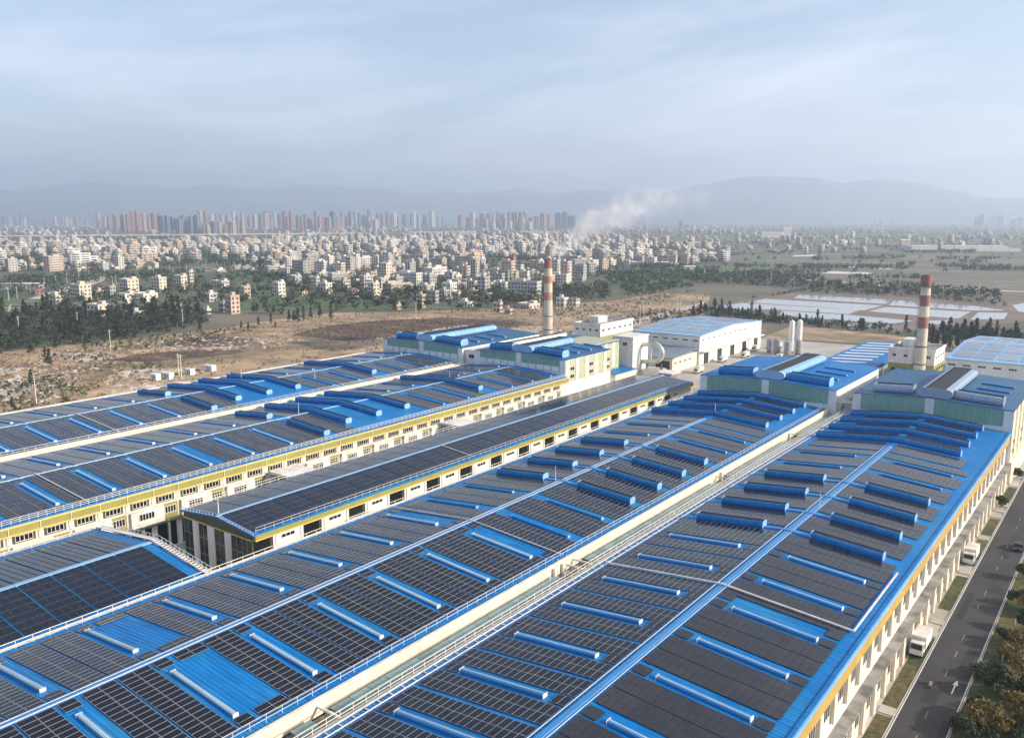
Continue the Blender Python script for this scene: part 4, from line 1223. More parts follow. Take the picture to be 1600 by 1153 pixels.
fpx = [(-700, 600), (-300, 562), (0, 550), (120, 538), (260, 523), (330, 516), (420, 501), (520, 489), (640, 487), (800, 481), (960, 470), (1060, 452), (1110, 462), (1100, 492)]
fw = [(-190, 520), (-275, 480), (-273, 300), (-273, -60), (-420, -160)]
b = MB(); b.poly([(*G(*p)[:2], 0.012) for p in fpx] + [(x, y, 0.012) for x, y in fw]); tag(b.build('bare_field', M['soil']), kind='structure')
sheet('scrub_patch', [(455, 524), (520, 508), (600, 500), (700, 497), (800, 500), (840, 508), (760, 516), (640, 525), (540, 533)], 'burnt', 0.017)
sheet('scrub_patch', [(160, 563), (230, 552), (330, 545), (395, 548), (340, 556), (230, 566)], 'burnt', 0.018)
sheet('scrub_patch', [(240, 533), (330, 525), (400, 530), (380, 540), (270, 543)], 'burnt', 0.0175)
for pts in ([(150, 622), (240, 600), (300, 594), (250, 612), (190, 632)], [(180, 582), (240, 573), (300, 580), (230, 588)], [(0, 600), (25, 585), (60, 600), (40, 620), (0, 628)], [(60, 553), (130, 551), (190, 560), (120, 566)],
            [(640, 520), (720, 508), (790, 512), (720, 524)], [(0, 575), (40, 570), (30, 583), (0, 588)]):
    sheet('rubble_patch', pts, 'soil_pale', 0.02 + 0.001 * (pts[0][0] % 3))
sheet('dirt_track', [(905, 528), (1000, 497), (1090, 474), (1102, 470), (1104, 474), (1010, 503), (925, 530)], 'track', 0.022)
sheet('dry_grass_strip', [(1190, 528), (1240, 508), (1600, 545), (1700, 556), (1700, 566), (1420, 540)], 'soil', 0.014)
sheet('site_road', [(1100, 545), (1190, 530), (1420, 548), (1420, 556), (1230, 541), (1180, 556)], 'yard', 0.02)
# left road with pale verge
sheet('country_road', [(-60, 500), (60, 462), (160, 432), (250, 424), (420, 418), (420, 420.5), (250, 428), (165, 438), (70, 470), (-50, 512)], 'track', 0.015)
sheet('country_road', [(1030, 419), (1110, 423), (1180, 430), (1380, 445), (1600, 455), (1600, 456.6), (1380, 447.5), (1180, 432.5), (1108, 426), (1028, 421)], 'track', 0.015)
# ponds (pixel corners measured in an enlarged crop)
Z3 = lambda x, y: (880 + x / 2.2222, 260 + y / 2.2222)
ponds = [[(820, 446), (1145, 462), (1120, 478), (800, 458)], [(700, 460), (1110, 483), (1045, 500), (640, 472)], [(500, 492), (620, 474), (1030, 499), (990, 513), (740, 497), (600, 496)],
         [(760, 501), (980, 515), (1215, 536), (1140, 546), (750, 519)], [(1150, 464), (1430, 485), (1540, 501), (1420, 500), (1130, 482)], [(1120, 488), (1415, 505), (1370, 529), (1060, 503)],
         [(1440, 507), (1545, 509), (1530, 530), (1415, 532)], [(1560, 482), (1700, 456), (1700, 520), (1580, 504)], [(740, 528), (1150, 556), (1135, 564), (760, 541)], [(1230, 538), (1360, 533), (1300, 548)]]
for p in ponds:
    sheet('pond', [Z3(*q) for q in p], 'water', 0.02)
bank = sheet('pond_bank', [Z3(*q) for q in [(470, 497), (640, 462), (830, 436), (1150, 452), (1440, 474), (1560, 470), (1720, 440), (1720, 530), (1540, 545), (1300, 560), (1150, 575), (740, 550), (600, 510)]], 'crop_c', 0.008)
for p in ([(255, 420), (330, 412), (345, 418), (270, 427)], [(380, 414), (455, 408), (462, 417), (395, 424)], [(470, 421), (520, 417), (540, 424), (480, 430)]):
    sheet('pond', p, 'water', 0.02)
# crop strips
rng_f = random.Random(3)
_zf = [0.0085]
def strips(x0, x1, y0, y1, n, mats, tilt=0.0, gapc=0.12):
    _zf[0] += 0.0045
    for i in range(n):
        a = y0 + (y1 - y0) * (i / n) ** 1.15; c = y0 + (y1 - y0) * ((i + 1 - gapc) / n) ** 1.15
        k = rng_f.randint(1, 3)
        cuts = sorted([x0 + (x1 - x0) * rng_f.random() for _ in range(k)])
        xs = [x0] + cuts + [x1]
        for u, v in zip(xs[:-1], xs[1:]):
            if v - u < 12: continue
            sheet('field', [(u + 2, a + tilt * (u - x0)), (v - 2, a + tilt * (v - x0)), (v - 4, c + tilt * (v - x0)), (u - 2, c + tilt * (u - x0))], rng_f.choice(mats), _zf[0])
strips(1165, 1680, 392, 452, 13, ['crop_b', 'crop_c', 'crop_c', 'crop_b', 'crop_d'], 0.03)
strips(960, 1200, 390, 432, 9, ['crop_a', 'crop_b', 'crop_d', 'crop_a'], 0.02)
strips(220, 520, 400, 436, 8, ['crop_a', 'crop_d', 'crop_b', 'crop_a'], -0.02)
strips(-80, 150, 466, 492, 5, ['crop_a', 'crop_d', 'crop_a'], 0.01)
strips(330, 640, 462, 488, 5, ['crop_a', 'crop_d', 'crop_a'], -0.01)
strips(900, 1090, 430, 462, 6, ['crop_b', 'crop_d', 'crop_b'], -0.02)
for p in ([(1290, 424), (1362, 426), (1360, 429), (1284, 427)], [(1366, 418), (1395, 419), (1392, 421.5), (1364, 420)], [(1240, 399), (1275, 398), (1272, 400.5), (1238, 401)], [(1325, 416.5), (1342, 417), (1340, 419), (1322, 418)]):
    sheet('field_cover', p, 'greenhouse', 0.03)

# ------------------------------------------------------------------ hills
M['hill'] = mat('forested_hill', (0.055, 0.075, 0.05), 0.95, var=0.3, scale=0.002, detail=8)
def ridge(name, prof, dist, seed, depth=2600.0, ext=2600):
    """a real range: ridge line read off the photograph, ground-to-ridge slopes on both sides with gullies"""
    rs = np.random.default_rng(seed)
    xs = np.linspace(-900, 2500, 380)
    px_, py_ = zip(*prof)
    yy = np.interp(xs, px_, py_)
    nx = len(xs); na = 15
    def wave(k):
        w = np.hanning(k + 2)[1:-1]; v = np.convolve(rs.normal(0, 1, nx + k + 4), w / np.sqrt((w ** 2).sum()), 'valid')[:nx]; return v
    wob = .75 * wave(22) + .45 * wave(9); gul = .7 * wave(7) + .5 * wave(3)
    V = []
    for i in range(nx):
        d = _fw * F_PX + _rt * (xs[i] - PCX) - _up * (yy[i] - PCY)
        hd = d[:2] / np.linalg.norm(d[:2])
        el = d[2] / np.linalg.norm(d[:2])
        dd = dist * (1 + 0.012 * wob[i])
        zt = max(60, CAM_H + el * dd + 34 * wob[i] + 17 * gul[i])
        for j in range(na):
            t = -1 + 2 * j / (na - 1)
            f = 1 - abs(t)
            z = zt * (f ** 0.85) * (1 + 0.10 * gul[i] * f * (1 - f) * 4) - 5
            V.append((*(hd * (dd + t * depth + 140 * gul[i] * (1 - f))), z))
    V = np.array(V)
    idx = np.arange(nx * na).reshape(nx, na)
    Fq = np.stack([idx[:-1, :-1], idx[1:, :-1], idx[1:, 1:], idx[:-1, 1:]], -1).reshape(-1, 4)
    o = np_obj(name, V, Fq, M['hill']); o.data.polygons.foreach_set('use_smooth', [True] * len(Fq))
    tag(o, kind='structure')


ridge('hills', [(-900, 300), (-300, 296), (0, 298), (50, 301), (90, 295), (150, 290), (215, 289), (280, 292), (350, 291), (420, 296), (480, 288), (520, 292), (560, 298), (640, 301), (720, 301), (800, 296), (860, 299), (930, 301), (1040, 305), (1200, 312), (1600, 318), (2500, 322)], 17000, 4)
ridge('hills', [(-900, 322), (300, 322), (600, 316), (760, 309), (860, 306), (960, 300), (1030, 296), (1070, 291), (1100, 283), (1150, 277), (1200, 272), (1255, 273), (1290, 280), (1320, 287), (1360, 288), (1420, 290), (1480, 297), (1560, 306), (1640, 310), (1900, 318), (2500, 324)], 14600, 9, 2400)

# ------------------------------------------------------------------ trees
M['pine_leaf'] = mat('casuarina_leaf', (0.026, 0.040, 0.022), 0.85, var=0.45, scale=0.35, island=0.35)
M['broad_leaf'] = mat('broad_leaf', (0.036, 0.060, 0.022), 0.8, var=0.45, scale=0.3, island=0.35)
M['gold_leaf'] = mat('golden_shrub_leaf', (0.17, 0.125, 0.032), 0.75, var=0.4, scale=0.5, island=0.4)
M['scrub_leaf'] = mat('dry_scrub', (0.17, 0.125, 0.06), 0.9, var=0.45, scale=0.2, island=0.4)


def leaf_cloud(C, size, seed, flat=0.35):
    """leaf-sized bent faces, one per centre in C"""
    rs = np.random.default_rng(seed)
    n = len(C)
    a = rs.normal(0, 1, (n, 3)); a[:, 2] *= flat; a /= np.linalg.norm(a, axis=1)[:, None]
    b_ = rs.normal(0, 1, (n, 3)); b_ -= a * (a * b_).sum(1)[:, None]; b_ /= np.linalg.norm(b_, axis=1)[:, None]
    s = (size * rs.uniform(0.6, 1.35, n))[:, None]
    nrm = np.cross(a, b_)
    V = np.stack([C - a * s, C - b_ * s * .55 + nrm * s * .15, C + a * s, C + b_ * s * .55 + nrm * s * .15], 1).reshape(-1, 3)
    F = np.arange(4 * n).reshape(-1, 4)
    return V, F


def crown_points(kind, n, h, w, seed):
    rs = np.random.default_rng(seed)
    P = []
    if kind == 'pine':                                       # feathery upright casuarina, uneven whorls
        nb = 15
        for k in range(nb):
            t = (k + .5) / nb; z = h * (0.18 + 0.82 * t)
            r = w * (1 - t) ** 0.75 * rs.uniform(.55, 1.25) + .25
            for _ in range(3):
                a = rs.uniform(0, 6.28); L = r * rs.uniform(.5, 1)
                m = max(2, int(n / nb / 3))
                u = rs.uniform(.15, 1, m) ** .7
                P.append(np.stack([np.cos(a) * L * u + rs.normal(0, .22, m), np.sin(a) * L * u + rs.normal(0, .22, m), z + u * .5 + rs.normal(0, .35, m)], 1))
    else:                                                    # broad crown of several clumps with gaps
        for k in range(11):
            a = rs.uniform(0, 6.28); e = rs.uniform(-.2, 1)
            c = np.array([np.cos(a) * w * .62 * math.sqrt(max(0, 1 - e * e * .8)), np.sin(a) * w * .62 * math.sqrt(max(0, 1 - e * e * .8)), h * .58 + e * h * .28])
            m = n // 11; q = rs.normal(0, 1, (m, 3)); q /= np.linalg.norm(q, axis=1)[:, None]
            P.append(c + q * (w * rs.uniform(.28, .46)) * rs.uniform(.6, 1, (m, 1)) * np.array([1, 1, .8]))
    return np.concatenate(P)


def trunk_mesh(name, h, r, kind, seed):
    rs = random.Random(seed); b = MB()
    top = h * (.93 if kind == 'pine' else .55)
    b.tube((0, 0, 0), (0.1, 0, top * .5), r, r * .7, 7, caps=False); b.tube((0.1, 0, top * .5), (0, .12, top), r * .7, r * .22, 7, caps=False)
    for k in range(5):
        a = rs.uniform(0, 6.28); z = top * (.4 + .12 * k); L = h * (.14 if kind == 'pine' else .26)
        b.tube((0.05, 0, z), (math.cos(a) * L, math.sin(a) * L, z + L * .7), r * .35, r * .1, 5, caps=False)
    return b.mesh(name, M['trunk'])


TREES = {}
for kind, hs in (('pine', (8.5, 10, 11.5, 13, 7.5)), ('broad', (7.0, 8.5, 9.5, 6.0))):
    TREES[kind] = []
    for i, hh in enumerate(hs):
        w = hh * (.22 if kind == 'pine' else .46)
        C = crown_points(kind, 330 if kind == 'pine' else 380, hh, w, 40 + i + len(kind))
        V, F = leaf_cloud(C, .62 if kind == 'pine' else .72, i)
        TREES[kind].append((trunk_mesh('trunk', hh, .2 if kind == 'pine' else .24, kind, i), np_mesh('crown', V, F, M['pine_leaf' if kind == 'pine' else 'broad_leaf'])))


def tree(kind, x, y, s, label, group, name=None):
    i = random.randrange(len(TREES[kind]))
    tm, cm = TREES[kind][i]
    root = tag(empty(name or ('casuarina_tree' if kind == 'pine' else 'broadleaf_tree'), (x, y, 0), random.uniform(0, 6.28)), label, 'tree', group)
    root.scale = (s * random.uniform(.85, 1.2), s * random.uniform(.85, 1.2), s)
    for nm, me in (('trunk', tm), ('crown', cm)):
        o = bpy.data.objects.new(nm, me); o.parent = root; col.objects.link(o)
    return root


def where(x, y, s, a0, a1, b0, b1):
    a, b, _ = to_px((x, y, 0))
    side = ['left end', 'left part', 'middle', 'right part', 'right end'][max(0, min(4, int(5 * (a - a0) / (a1 - a0))))]
    row_ = ['back', 'inner', 'front'][max(0, min(2, int(3 * (b - b0) / (b1 - b0))))]
    return ['low', 'mid-height', 'tall'][0 if s < .86 else 1 if s < 1.02 else 2], row_, side


def inside(px, py, poly):
    c = False; n = len(poly); j = n - 1
    for i in range(n):
        xi, yi = poly[i]; xj, yj = poly[j]
        if (yi > py) != (yj > py) and px < (xj - xi) * (py - yi) / (yj - yi) + xi: c = not c
        j = i
    return c


def scatter(poly, n, seed, tries=60):
    """points spread evenly over the ground inside a region given by photograph pixels"""
    rs = random.Random(seed)
    W = [G(*p)[:2] for p in poly]
    x0, x1 = min(w[0] for w in W), max(w[0] for w in W); y0, y1 = min(w[1] for w in W), max(w[1] for w in W)
    out = []
    for _ in range(n * tries):
        x, y = rs.uniform(x0, x1), rs.uniform(y0, y1)
        if inside(x, y, W):
            out.append((x, y))
            if len(out) >= n: break
    return out


wood = [(-120, 552), (-120, 505), (0, 500), (70, 488), (150, 486), (190, 492), (240, 485), (300, 486), (330, 497), (320, 510), (250, 522), (150, 535), (60, 545), (0, 552)]
for x, y in scatter(wood, 110, 11):
    sz = random.uniform(.75, 1.2); q_ = where(x, y, sz, -100, 320, 486, 552)
    tree('pine', x, y, sz, '%s casuarina, %s rows of wood by the field, %s' % q_, 'casuarinas in the wood left of the field')
for x, y in scatter(wood, 34, 12):
    sz = random.uniform(.75, 1.1); q_ = where(x, y, sz, -100, 320, 486, 552)
    tree('broad', x, y, sz, '%s rounded tree, %s rows of wood by the field, %s' % q_, 'round trees in the wood left of the field')
for k, (a, b_, s) in enumerate([(50, 608, .62), (78, 575, .8), (72, 572, .7), (48, 555, .8), (88, 548, .9), (452, 503, .8), (460, 503, .95), (466, 508, .85), (475, 504, .8), (518, 503, 1.0), (500, 497, .8), (486, 499, .7), (424, 507, .55),
                                (404, 511, .6), (388, 516, .55), (377, 513, .5), (430, 514, .4), (313, 520, .7), (162, 535, .7), (210, 532, .6), (30, 547, .8), (20, 549, .8), (135, 540, .6), (655, 488, .8), (617, 488, .8), (20, 640, .5)]):
    p = G(a, b_)
    names = ['near the left picture edge', 'left part of the field', 'middle of the field']
    tree('pine', p[0], p[1], s, 'dark lone conifer on dry field, %s, %s' % (names[0 if a < 100 else 1 if a < 420 else 2], ['slim', 'bushy', 'small', 'tall', 'leaning', 'ragged'][k % 6]), 'lone conifers on the dry field')
row = [(1080, 493), (1150, 500), (1260, 512), (1380, 521), (1480, 531), (1700, 548), (1700, 535), (1500, 518), (1400, 520), (1270, 505), (1160, 490), (1090, 482)]
row2 = [(930, 505), (985, 494), (1030, 488), (1090, 488), (1090, 500), (1010, 507), (940, 515)]
for x, y in scatter(row, 78, 13):
    sz = random.uniform(.6, 1.1); q_ = where(x, y, sz, 1080, 1620, 485, 545)
    tree('pine', x, y, sz * .85, '%s slim casuarina, %s line before the ponds, %s' % q_, 'casuarina row before the ponds')
for x, y in scatter([(1440, 545), (1600, 560), (1720, 566), (1720, 540), (1600, 528), (1480, 520)], 46, 14):
    sz = random.uniform(.75, 1.15); q_ = where(x, y, sz, 1440, 1620, 525, 560)
    tree('pine', x, y, sz, '%s casuarina, %s line behind the right warehouse, %s' % q_, 'casuarinas behind the right warehouse')
for x, y in scatter([(240, 470), (560, 495), (820, 482), (880, 470), (820, 450), (480, 450), (300, 455)], 46, 15):
    sz = random.uniform(.7, 1.1); q_ = where(x, y, sz, 240, 880, 450, 495)
    tree('broad', x, y, sz, '%s round tree among the %s village houses, %s' % q_, 'trees among the village houses')


def mass(name, label, regions, m, hgt, per, leaf, seed, cat='trees', stretch=1.0):
    """far woods: thousands of small crowns that read as one mass"""
    rs = np.random.default_rng(seed); C = []
    for i, (poly, n) in enumerate(regions):
        for (x, y) in scatter(poly, n, seed + i):
            h_ = hgt * rs.uniform(.6, 1.35)
            q = rs.normal(0, 1, (per, 3)); q /= np.linalg.norm(q, axis=1)[:, None]
            q *= rs.uniform(.5, 1, (per, 1)) * np.array([h_ * .42, h_ * .42, h_ * .46 * stretch])
            q += np.array([x, y, h_ * .5]); q[:, 2] = np.maximum(q[:, 2], .2)
            C.append(q)
    C = np.concatenate(C)
    V, F = leaf_cloud(C, leaf, seed)
    o = np_obj(name, V, F, M[m]); tag(o, label, cat, None, 'stuff')
    return o


mass('far_woods', 'dark green woods and tree clumps across the plain', [
    ([(950, 440), (1180, 446), (1240, 452), (1560, 470), (1560, 460), (1300, 444), (1200, 430), (1010, 425), (950, 428)], 520),
    ([(0, 470), (160, 440), (330, 455), (330, 440), (150, 425), (0, 440)], 180), ([(520, 460), (880, 480), (900, 450), (700, 440), (480, 440)], 260),
    ([(0, 378), (430, 378), (500, 372), (0, 370)], 500), ([(340, 440), (760, 455), (1000, 425), (1120, 410), (1000, 385), (500, 380), (330, 400)], 3000),
    ([(0, 425), (330, 415), (430, 395), (0, 385)], 900), ([(940, 430), (1130, 420), (1600, 435), (1600, 380), (1130, 372), (980, 400)], 140),
    ([(900, 372), (1700, 380), (1700, 360), (900, 360)], 1100), ([(60, 362), (900, 366), (900, 356), (0, 355)], 1300),
    ([(870, 480), (960, 470), (1080, 450), (1000, 440), (880, 455)], 150),
    ([(60, 484), (300, 490), (420, 494), (560, 486), (880, 478), (860, 452), (480, 445), (300, 448), (60, 462)], 420)], 'broad_leaf', 8.0, 26, 1.35, 21)
hed = []
hr = random.Random(8)
for _ in range(46):
    x0 = hr.uniform(940, 1560); y0 = hr.uniform(372, 436); L = hr.uniform(30, 130)
    hed.append(([(x0, y0), (x0 + L, y0 + hr.uniform(-1, 3)), (x0 + L, y0 + 1.4 + (y0 - 360) * .02), (x0, y0 + 1.2 + (y0 - 360) * .02)], int(6 + L * .35)))
for _ in range(16):
    x0 = hr.uniform(-20, 480); y0 = hr.uniform(398, 450); L = hr.uniform(30, 110)
    hed.append(([(x0, y0), (x0 + L, y0 - hr.uniform(0, 4)), (x0 + L, y0 + 1.8), (x0, y0 + 2.4)], int(6 + L * .4)))
mass('hedgerows', 'dark lines of trees between the fields of the plain', hed, 'broad_leaf', 6.0, 24, 1.1, 41)
mass('wood_understorey', 'dark undergrowth of the wood between field and village', [(wood, 900)], 'pine_leaf', 5.2, 22, .8, 29, 'undergrowth')
mass('pond_scrub', 'dark low scrub on the banks of the ponds', [(row, 260), (row2, 90), ([Z3(*q) for q in [(640, 462), (820, 440), (1150, 455), (1440, 478), (1540, 490), (1540, 470), (1150, 440), (830, 428)]], 160),
     ([Z3(*q) for q in [(470, 500), (740, 545), (1140, 575), (1140, 560), (740, 530), (560, 500)]], 170)], 'pine_leaf', 3.6, 16, .7, 23, 'scrub')
mass('dry_scrub', 'dry brown scrub scattered over the bare field', [(fpx + [(900, 540), (600, 560), (0, 700), (-600, 760)], 2600), ([(0, 560), (0, 640), (120, 620), (330, 560), (300, 530)], 500), ([(455, 524), (520, 508), (700, 497), (840, 508), (760, 516), (540, 533)], 800)],
     'scrub_leaf', 1.5, 7, .42, 25, 'scrub', .6)
mass('green_scrub', 'dull green bushes along the edge of the bare field', [([(0, 600), (90, 590), (160, 600), (120, 640), (0, 650)], 120), ([(130, 550), (250, 545), (400, 520), (400, 512), (250, 525), (120, 540)], 200), ([(640, 487), (960, 476), (1060, 455), (1050, 470), (900, 500), (800, 490)], 240),
     ([(60, 555), (150, 575), (280, 590), (300, 580), (160, 555)], 60)], 'broad_leaf', 2.2, 9, .55, 27, 'scrub', .8)

def rubble(name, label, regions, m, seed):
    rs = np.random.default_rng(seed); V = []; F = []; n = 0
    for i, (poly, cnt) in enumerate(regions):
        for (x, y) in scatter(poly, cnt, seed + i):
            r = rs.uniform(.3, 1.5); h_ = r * rs.uniform(.25, .6); a0 = rs.uniform(0, 6.3)
            for k in range(6):
                rr_ = r * rs.uniform(.6, 1.2); V.append((x + rr_ * math.cos(a0 + k * 1.047), y + rr_ * math.sin(a0 + k * 1.047), 0))
            V.append((x + rs.normal(0, .2), y + rs.normal(0, .2), h_))
            F += [(n + k, n + (k + 1) % 6, n + 6) for k in range(6)]; n += 7
    tag(np_obj(name, np.array(V), np.array(F), M[m]), label, 'rubble', None, 'stuff')


rubble('rubble_heaps', 'pale rubble and spoil heaps strewn over the bare field', [([(0, 575), (0, 640), (90, 625), (160, 575), (60, 560)], 420), ([(150, 622), (300, 590), (330, 575), (180, 575)], 420), ([(60, 553), (200, 552), (420, 545), (480, 530), (300, 525)], 420), ([(560, 530), (840, 505), (900, 520), (700, 530)], 260)], 'soil_pale', 71)

# big golden shrubs on the verge, beside the camera's right
def shrub(x, y, h_, w, m, label, seed, n=1500):
    C = crown_points('broad', n, h_, w, seed); C[:, 2] = np.maximum(C[:, 2] - h_ * .12, .1)
    V, F = leaf_cloud(C, .24, seed, 1.0)
    root = tag(empty('verge_shrub', (x, y, 0)), label, 'shrub', 'shrubs on the road verge')
    np_obj('foliage', V, F, M[m], parent=root)
    t = bpy.data.objects.new('stem', trunk_mesh('stem', h_, .1, 'broad', seed)); t.parent = root; col.objects.link(t)


rs_ = random.Random(5)
spots = [(1585, 1120, 'gold_leaf'), (1545, 1140, 'gold_leaf'), (1600, 1060, 'gold_leaf'), (1580, 1028, 'gold_leaf'), (1560, 1085, 'broad_leaf'), (1597, 985, 'broad_leaf'), (1590, 945, 'broad_leaf'), (1612, 1150, 'gold_leaf'), (1625, 1000, 'broad_leaf'), (1520, 1150, 'broad_leaf'), (1640, 1090, 'gold_leaf'), (1602, 905, 'broad_leaf')]
spots += [(1530, 1120, 'broad_leaf'), (1548, 1060, 'broad_leaf'), (1572, 1000, 'broad_leaf'), (1618, 960, 'gold_leaf'), (1604, 1088, 'broad_leaf'), (1628, 1130, 'broad_leaf'), (1590, 1150, 'broad_leaf'), (1605, 1020, 'gold_leaf')]
for k, (a, b_, m) in enumerate(spots):
    p = G(a, b_)
    shrub(p[0], p[1], rs_.uniform(2.2, 4.6), rs_.uniform(1.6, 3.2), m, '%s leafy shrub on the verge, %s from the nearest' % ('golden' if m[0] == 'g' else 'dark green', ['first', 'second', 'third', 'fourth', 'fifth', 'sixth', 'seventh', 'eighth', 'ninth', 'tenth', 'eleventh', 'twelfth', 'thirteenth', 'fourteenth', 'fifteenth', 'sixteenth', 'seventeenth', 'eighteenth', 'nineteenth', 'twentieth'][k]), 60 + k)
for k, (x, y) in enumerate([(-24.7, 232.5), (-24.8, 262)]):
    shrub(x, y, 3.2, 1.9, 'broad_leaf', 'dark clipped bush against the road wall, %s one' % ('nearer', 'farther')[k], 90 + k, 900)

# ------------------------------------------------------------------ houses
WALLS = [('cream', (0.58, 0.53, 0.44)), ('white', (0.62, 0.60, 0.56)), ('beige', (0.44, 0.37, 0.29)), ('grey', (0.34, 0.34, 0.33)), ('pinkish', (0.50, 0.39, 0.32)), ('brick red', (0.32, 0.16, 0.13)), ('pale grey', (0.46, 0.45, 0.43)), ('sandy', (0.50, 0.40, 0.29))]
WM = [mat('house_wall', c, 0.85, var=0.14, scale=0.12) for _, c in WALLS]
M['house_glass'] = mat('house_window', (0.035, 0.04, 0.045), 0.2, var=0.3)
M['roof_red'] = mat('red_roof_tile', (0.26, 0.12, 0.09), 0.8, var=0.2, scale=0.3)
M['roof_grey'] = mat('roof_screed', (0.34, 0.31, 0.27), 0.9, var=0.2, scale=0.2)
M['tank_steel'] = mat('water_tank_steel', (0.6, 0.6, 0.6), 0.3, metal=0.7)


def local(mb, name, m, parent, kind=None):
    ob = bpy.data.objects.new(name, mb.mesh(name, m)); ob.parent = parent; col.objects.link(ob)
    if kind: ob['kind'] = kind
    return ob


def house(x, y, w, d, st, rot, wi, style, label, group):
    fl = 3.2; h_ = st * fl
    root = tag(empty('house', (x, y, 0), rot), label, 'house', group)
    a, c = w / 2, d / 2
    b = MB(); b.box(-a, a, -c, c, 0, h_)
    for z in range(1, st): b.box(-a - .12, a + .12, -c - .12, c + .12, z * fl - .12, z * fl + .05)   # floor bands
    local(b, 'wall', WM[wi], root)
    wn = MB()
    nx, ny = max(2, int(w / 3.1)), max(2, int(d / 3.4))
    for s in range(st):
        z0, z1 = s * fl + .95, s * fl + 2.45
        for i in range(nx):
            u = -a + w * (i + .5) / nx
            wd = .95 if (i + s) % 3 else .7
            wn.box(u - wd, u + wd, -c - .07, -c - .005, z0, z1); wn.box(u - wd, u + wd, c + .005, c + .07, z0, z1)
        for i in range(ny):
            v = -c + d * (i + .5) / ny
            wn.box(a + .005, a + .07, v - .75, v + .75, z0, z1); wn.box(-a - .07, -a - .005, v - .75, v + .75, z0, z1)
    local(wn, 'window_array', M['house_glass'], root, 'stuff')
    if style == 'hip':
        r = MB(); e = .7; k = min(a, c) * .9
        p = [(-a - e, -c - e, h_), (a + e, -c - e, h_), (a + e, c + e, h_), (-a - e, c + e, h_)]
        q = [(-a + k, 0, h_ + k * .6), (a - k, 0, h_ + k * .6)] if a >= c else [(0, -c + k, h_ + k * .6), (0, c - k, h_ + k * .6)]
        if a >= c:
            r.poly([p[0], p[1], q[1], q[0]]); r.poly([p[1], p[2], q[1]]); r.poly([p[2], p[3], q[0], q[1]]); r.poly([p[3], p[0], q[0]])
        else:
            r.poly([p[0], p[1], q[0]]); r.poly([p[1], p[2], q[1], q[0]]); r.poly([p[2], p[3], q[1]]); r.poly([p[3], p[0], q[0], q[1]])
        r.poly(p[::-1]); local(r, 'roof', M['roof_red'], root)
    else:
        r = MB(); t = .2
        r.box(-a - .25, a + .25, -c - .25, c + .25, h_ + .002, h_ + .2)
        local(r, 'roof_slab', M['roof_grey'], root)
        pr = MB()
        for (p0, p1, q0, q1) in ((-a - .2, a + .2, -c - .2, -c + t - .2), (-a - .2, a + .2, c - t + .2, c + .2), (-a - .2, -a + t - .2, -c + .02, c - .02), (a - t + .2, a + .2, -c + .02, c - .02)):
            pr.box(p0, p1, q0, q1, h_ + .204, h_ + 1.1)
        local(pr, 'parapet', WM[wi], root)
        s = MB(); u = random.choice((-1, 1)) * a * .45
        s.box(u - a * .38, u + a * .38, c * .05, c * .8, h_ + .21, h_ + 2.9); local(s, 'stair_tower', WM[wi], root)
        if style == 'tank':
            t_ = MB(); t_.tube((-u, -c * .4, h_ + .25), (-u, -c * .4, h_ + 2.0), .75, n=10); local(t_, 'water_tank', M['tank_steel'], root)
    if st >= 3 and style != 'plain':
        bl = MB()
        for s in range(1, st):
            bl.box(-a * .75, a * .2, -c - 1.25, -c - .13, s * fl - .1, s * fl + .05); bl.box(-a * .75, a * .2, -c - 1.25, -c - 1.15, s * fl + .051, s * fl + 1.0)
        local(bl, 'balcony', WM[(wi + 1) % 2], root, 'stuff')
    return root


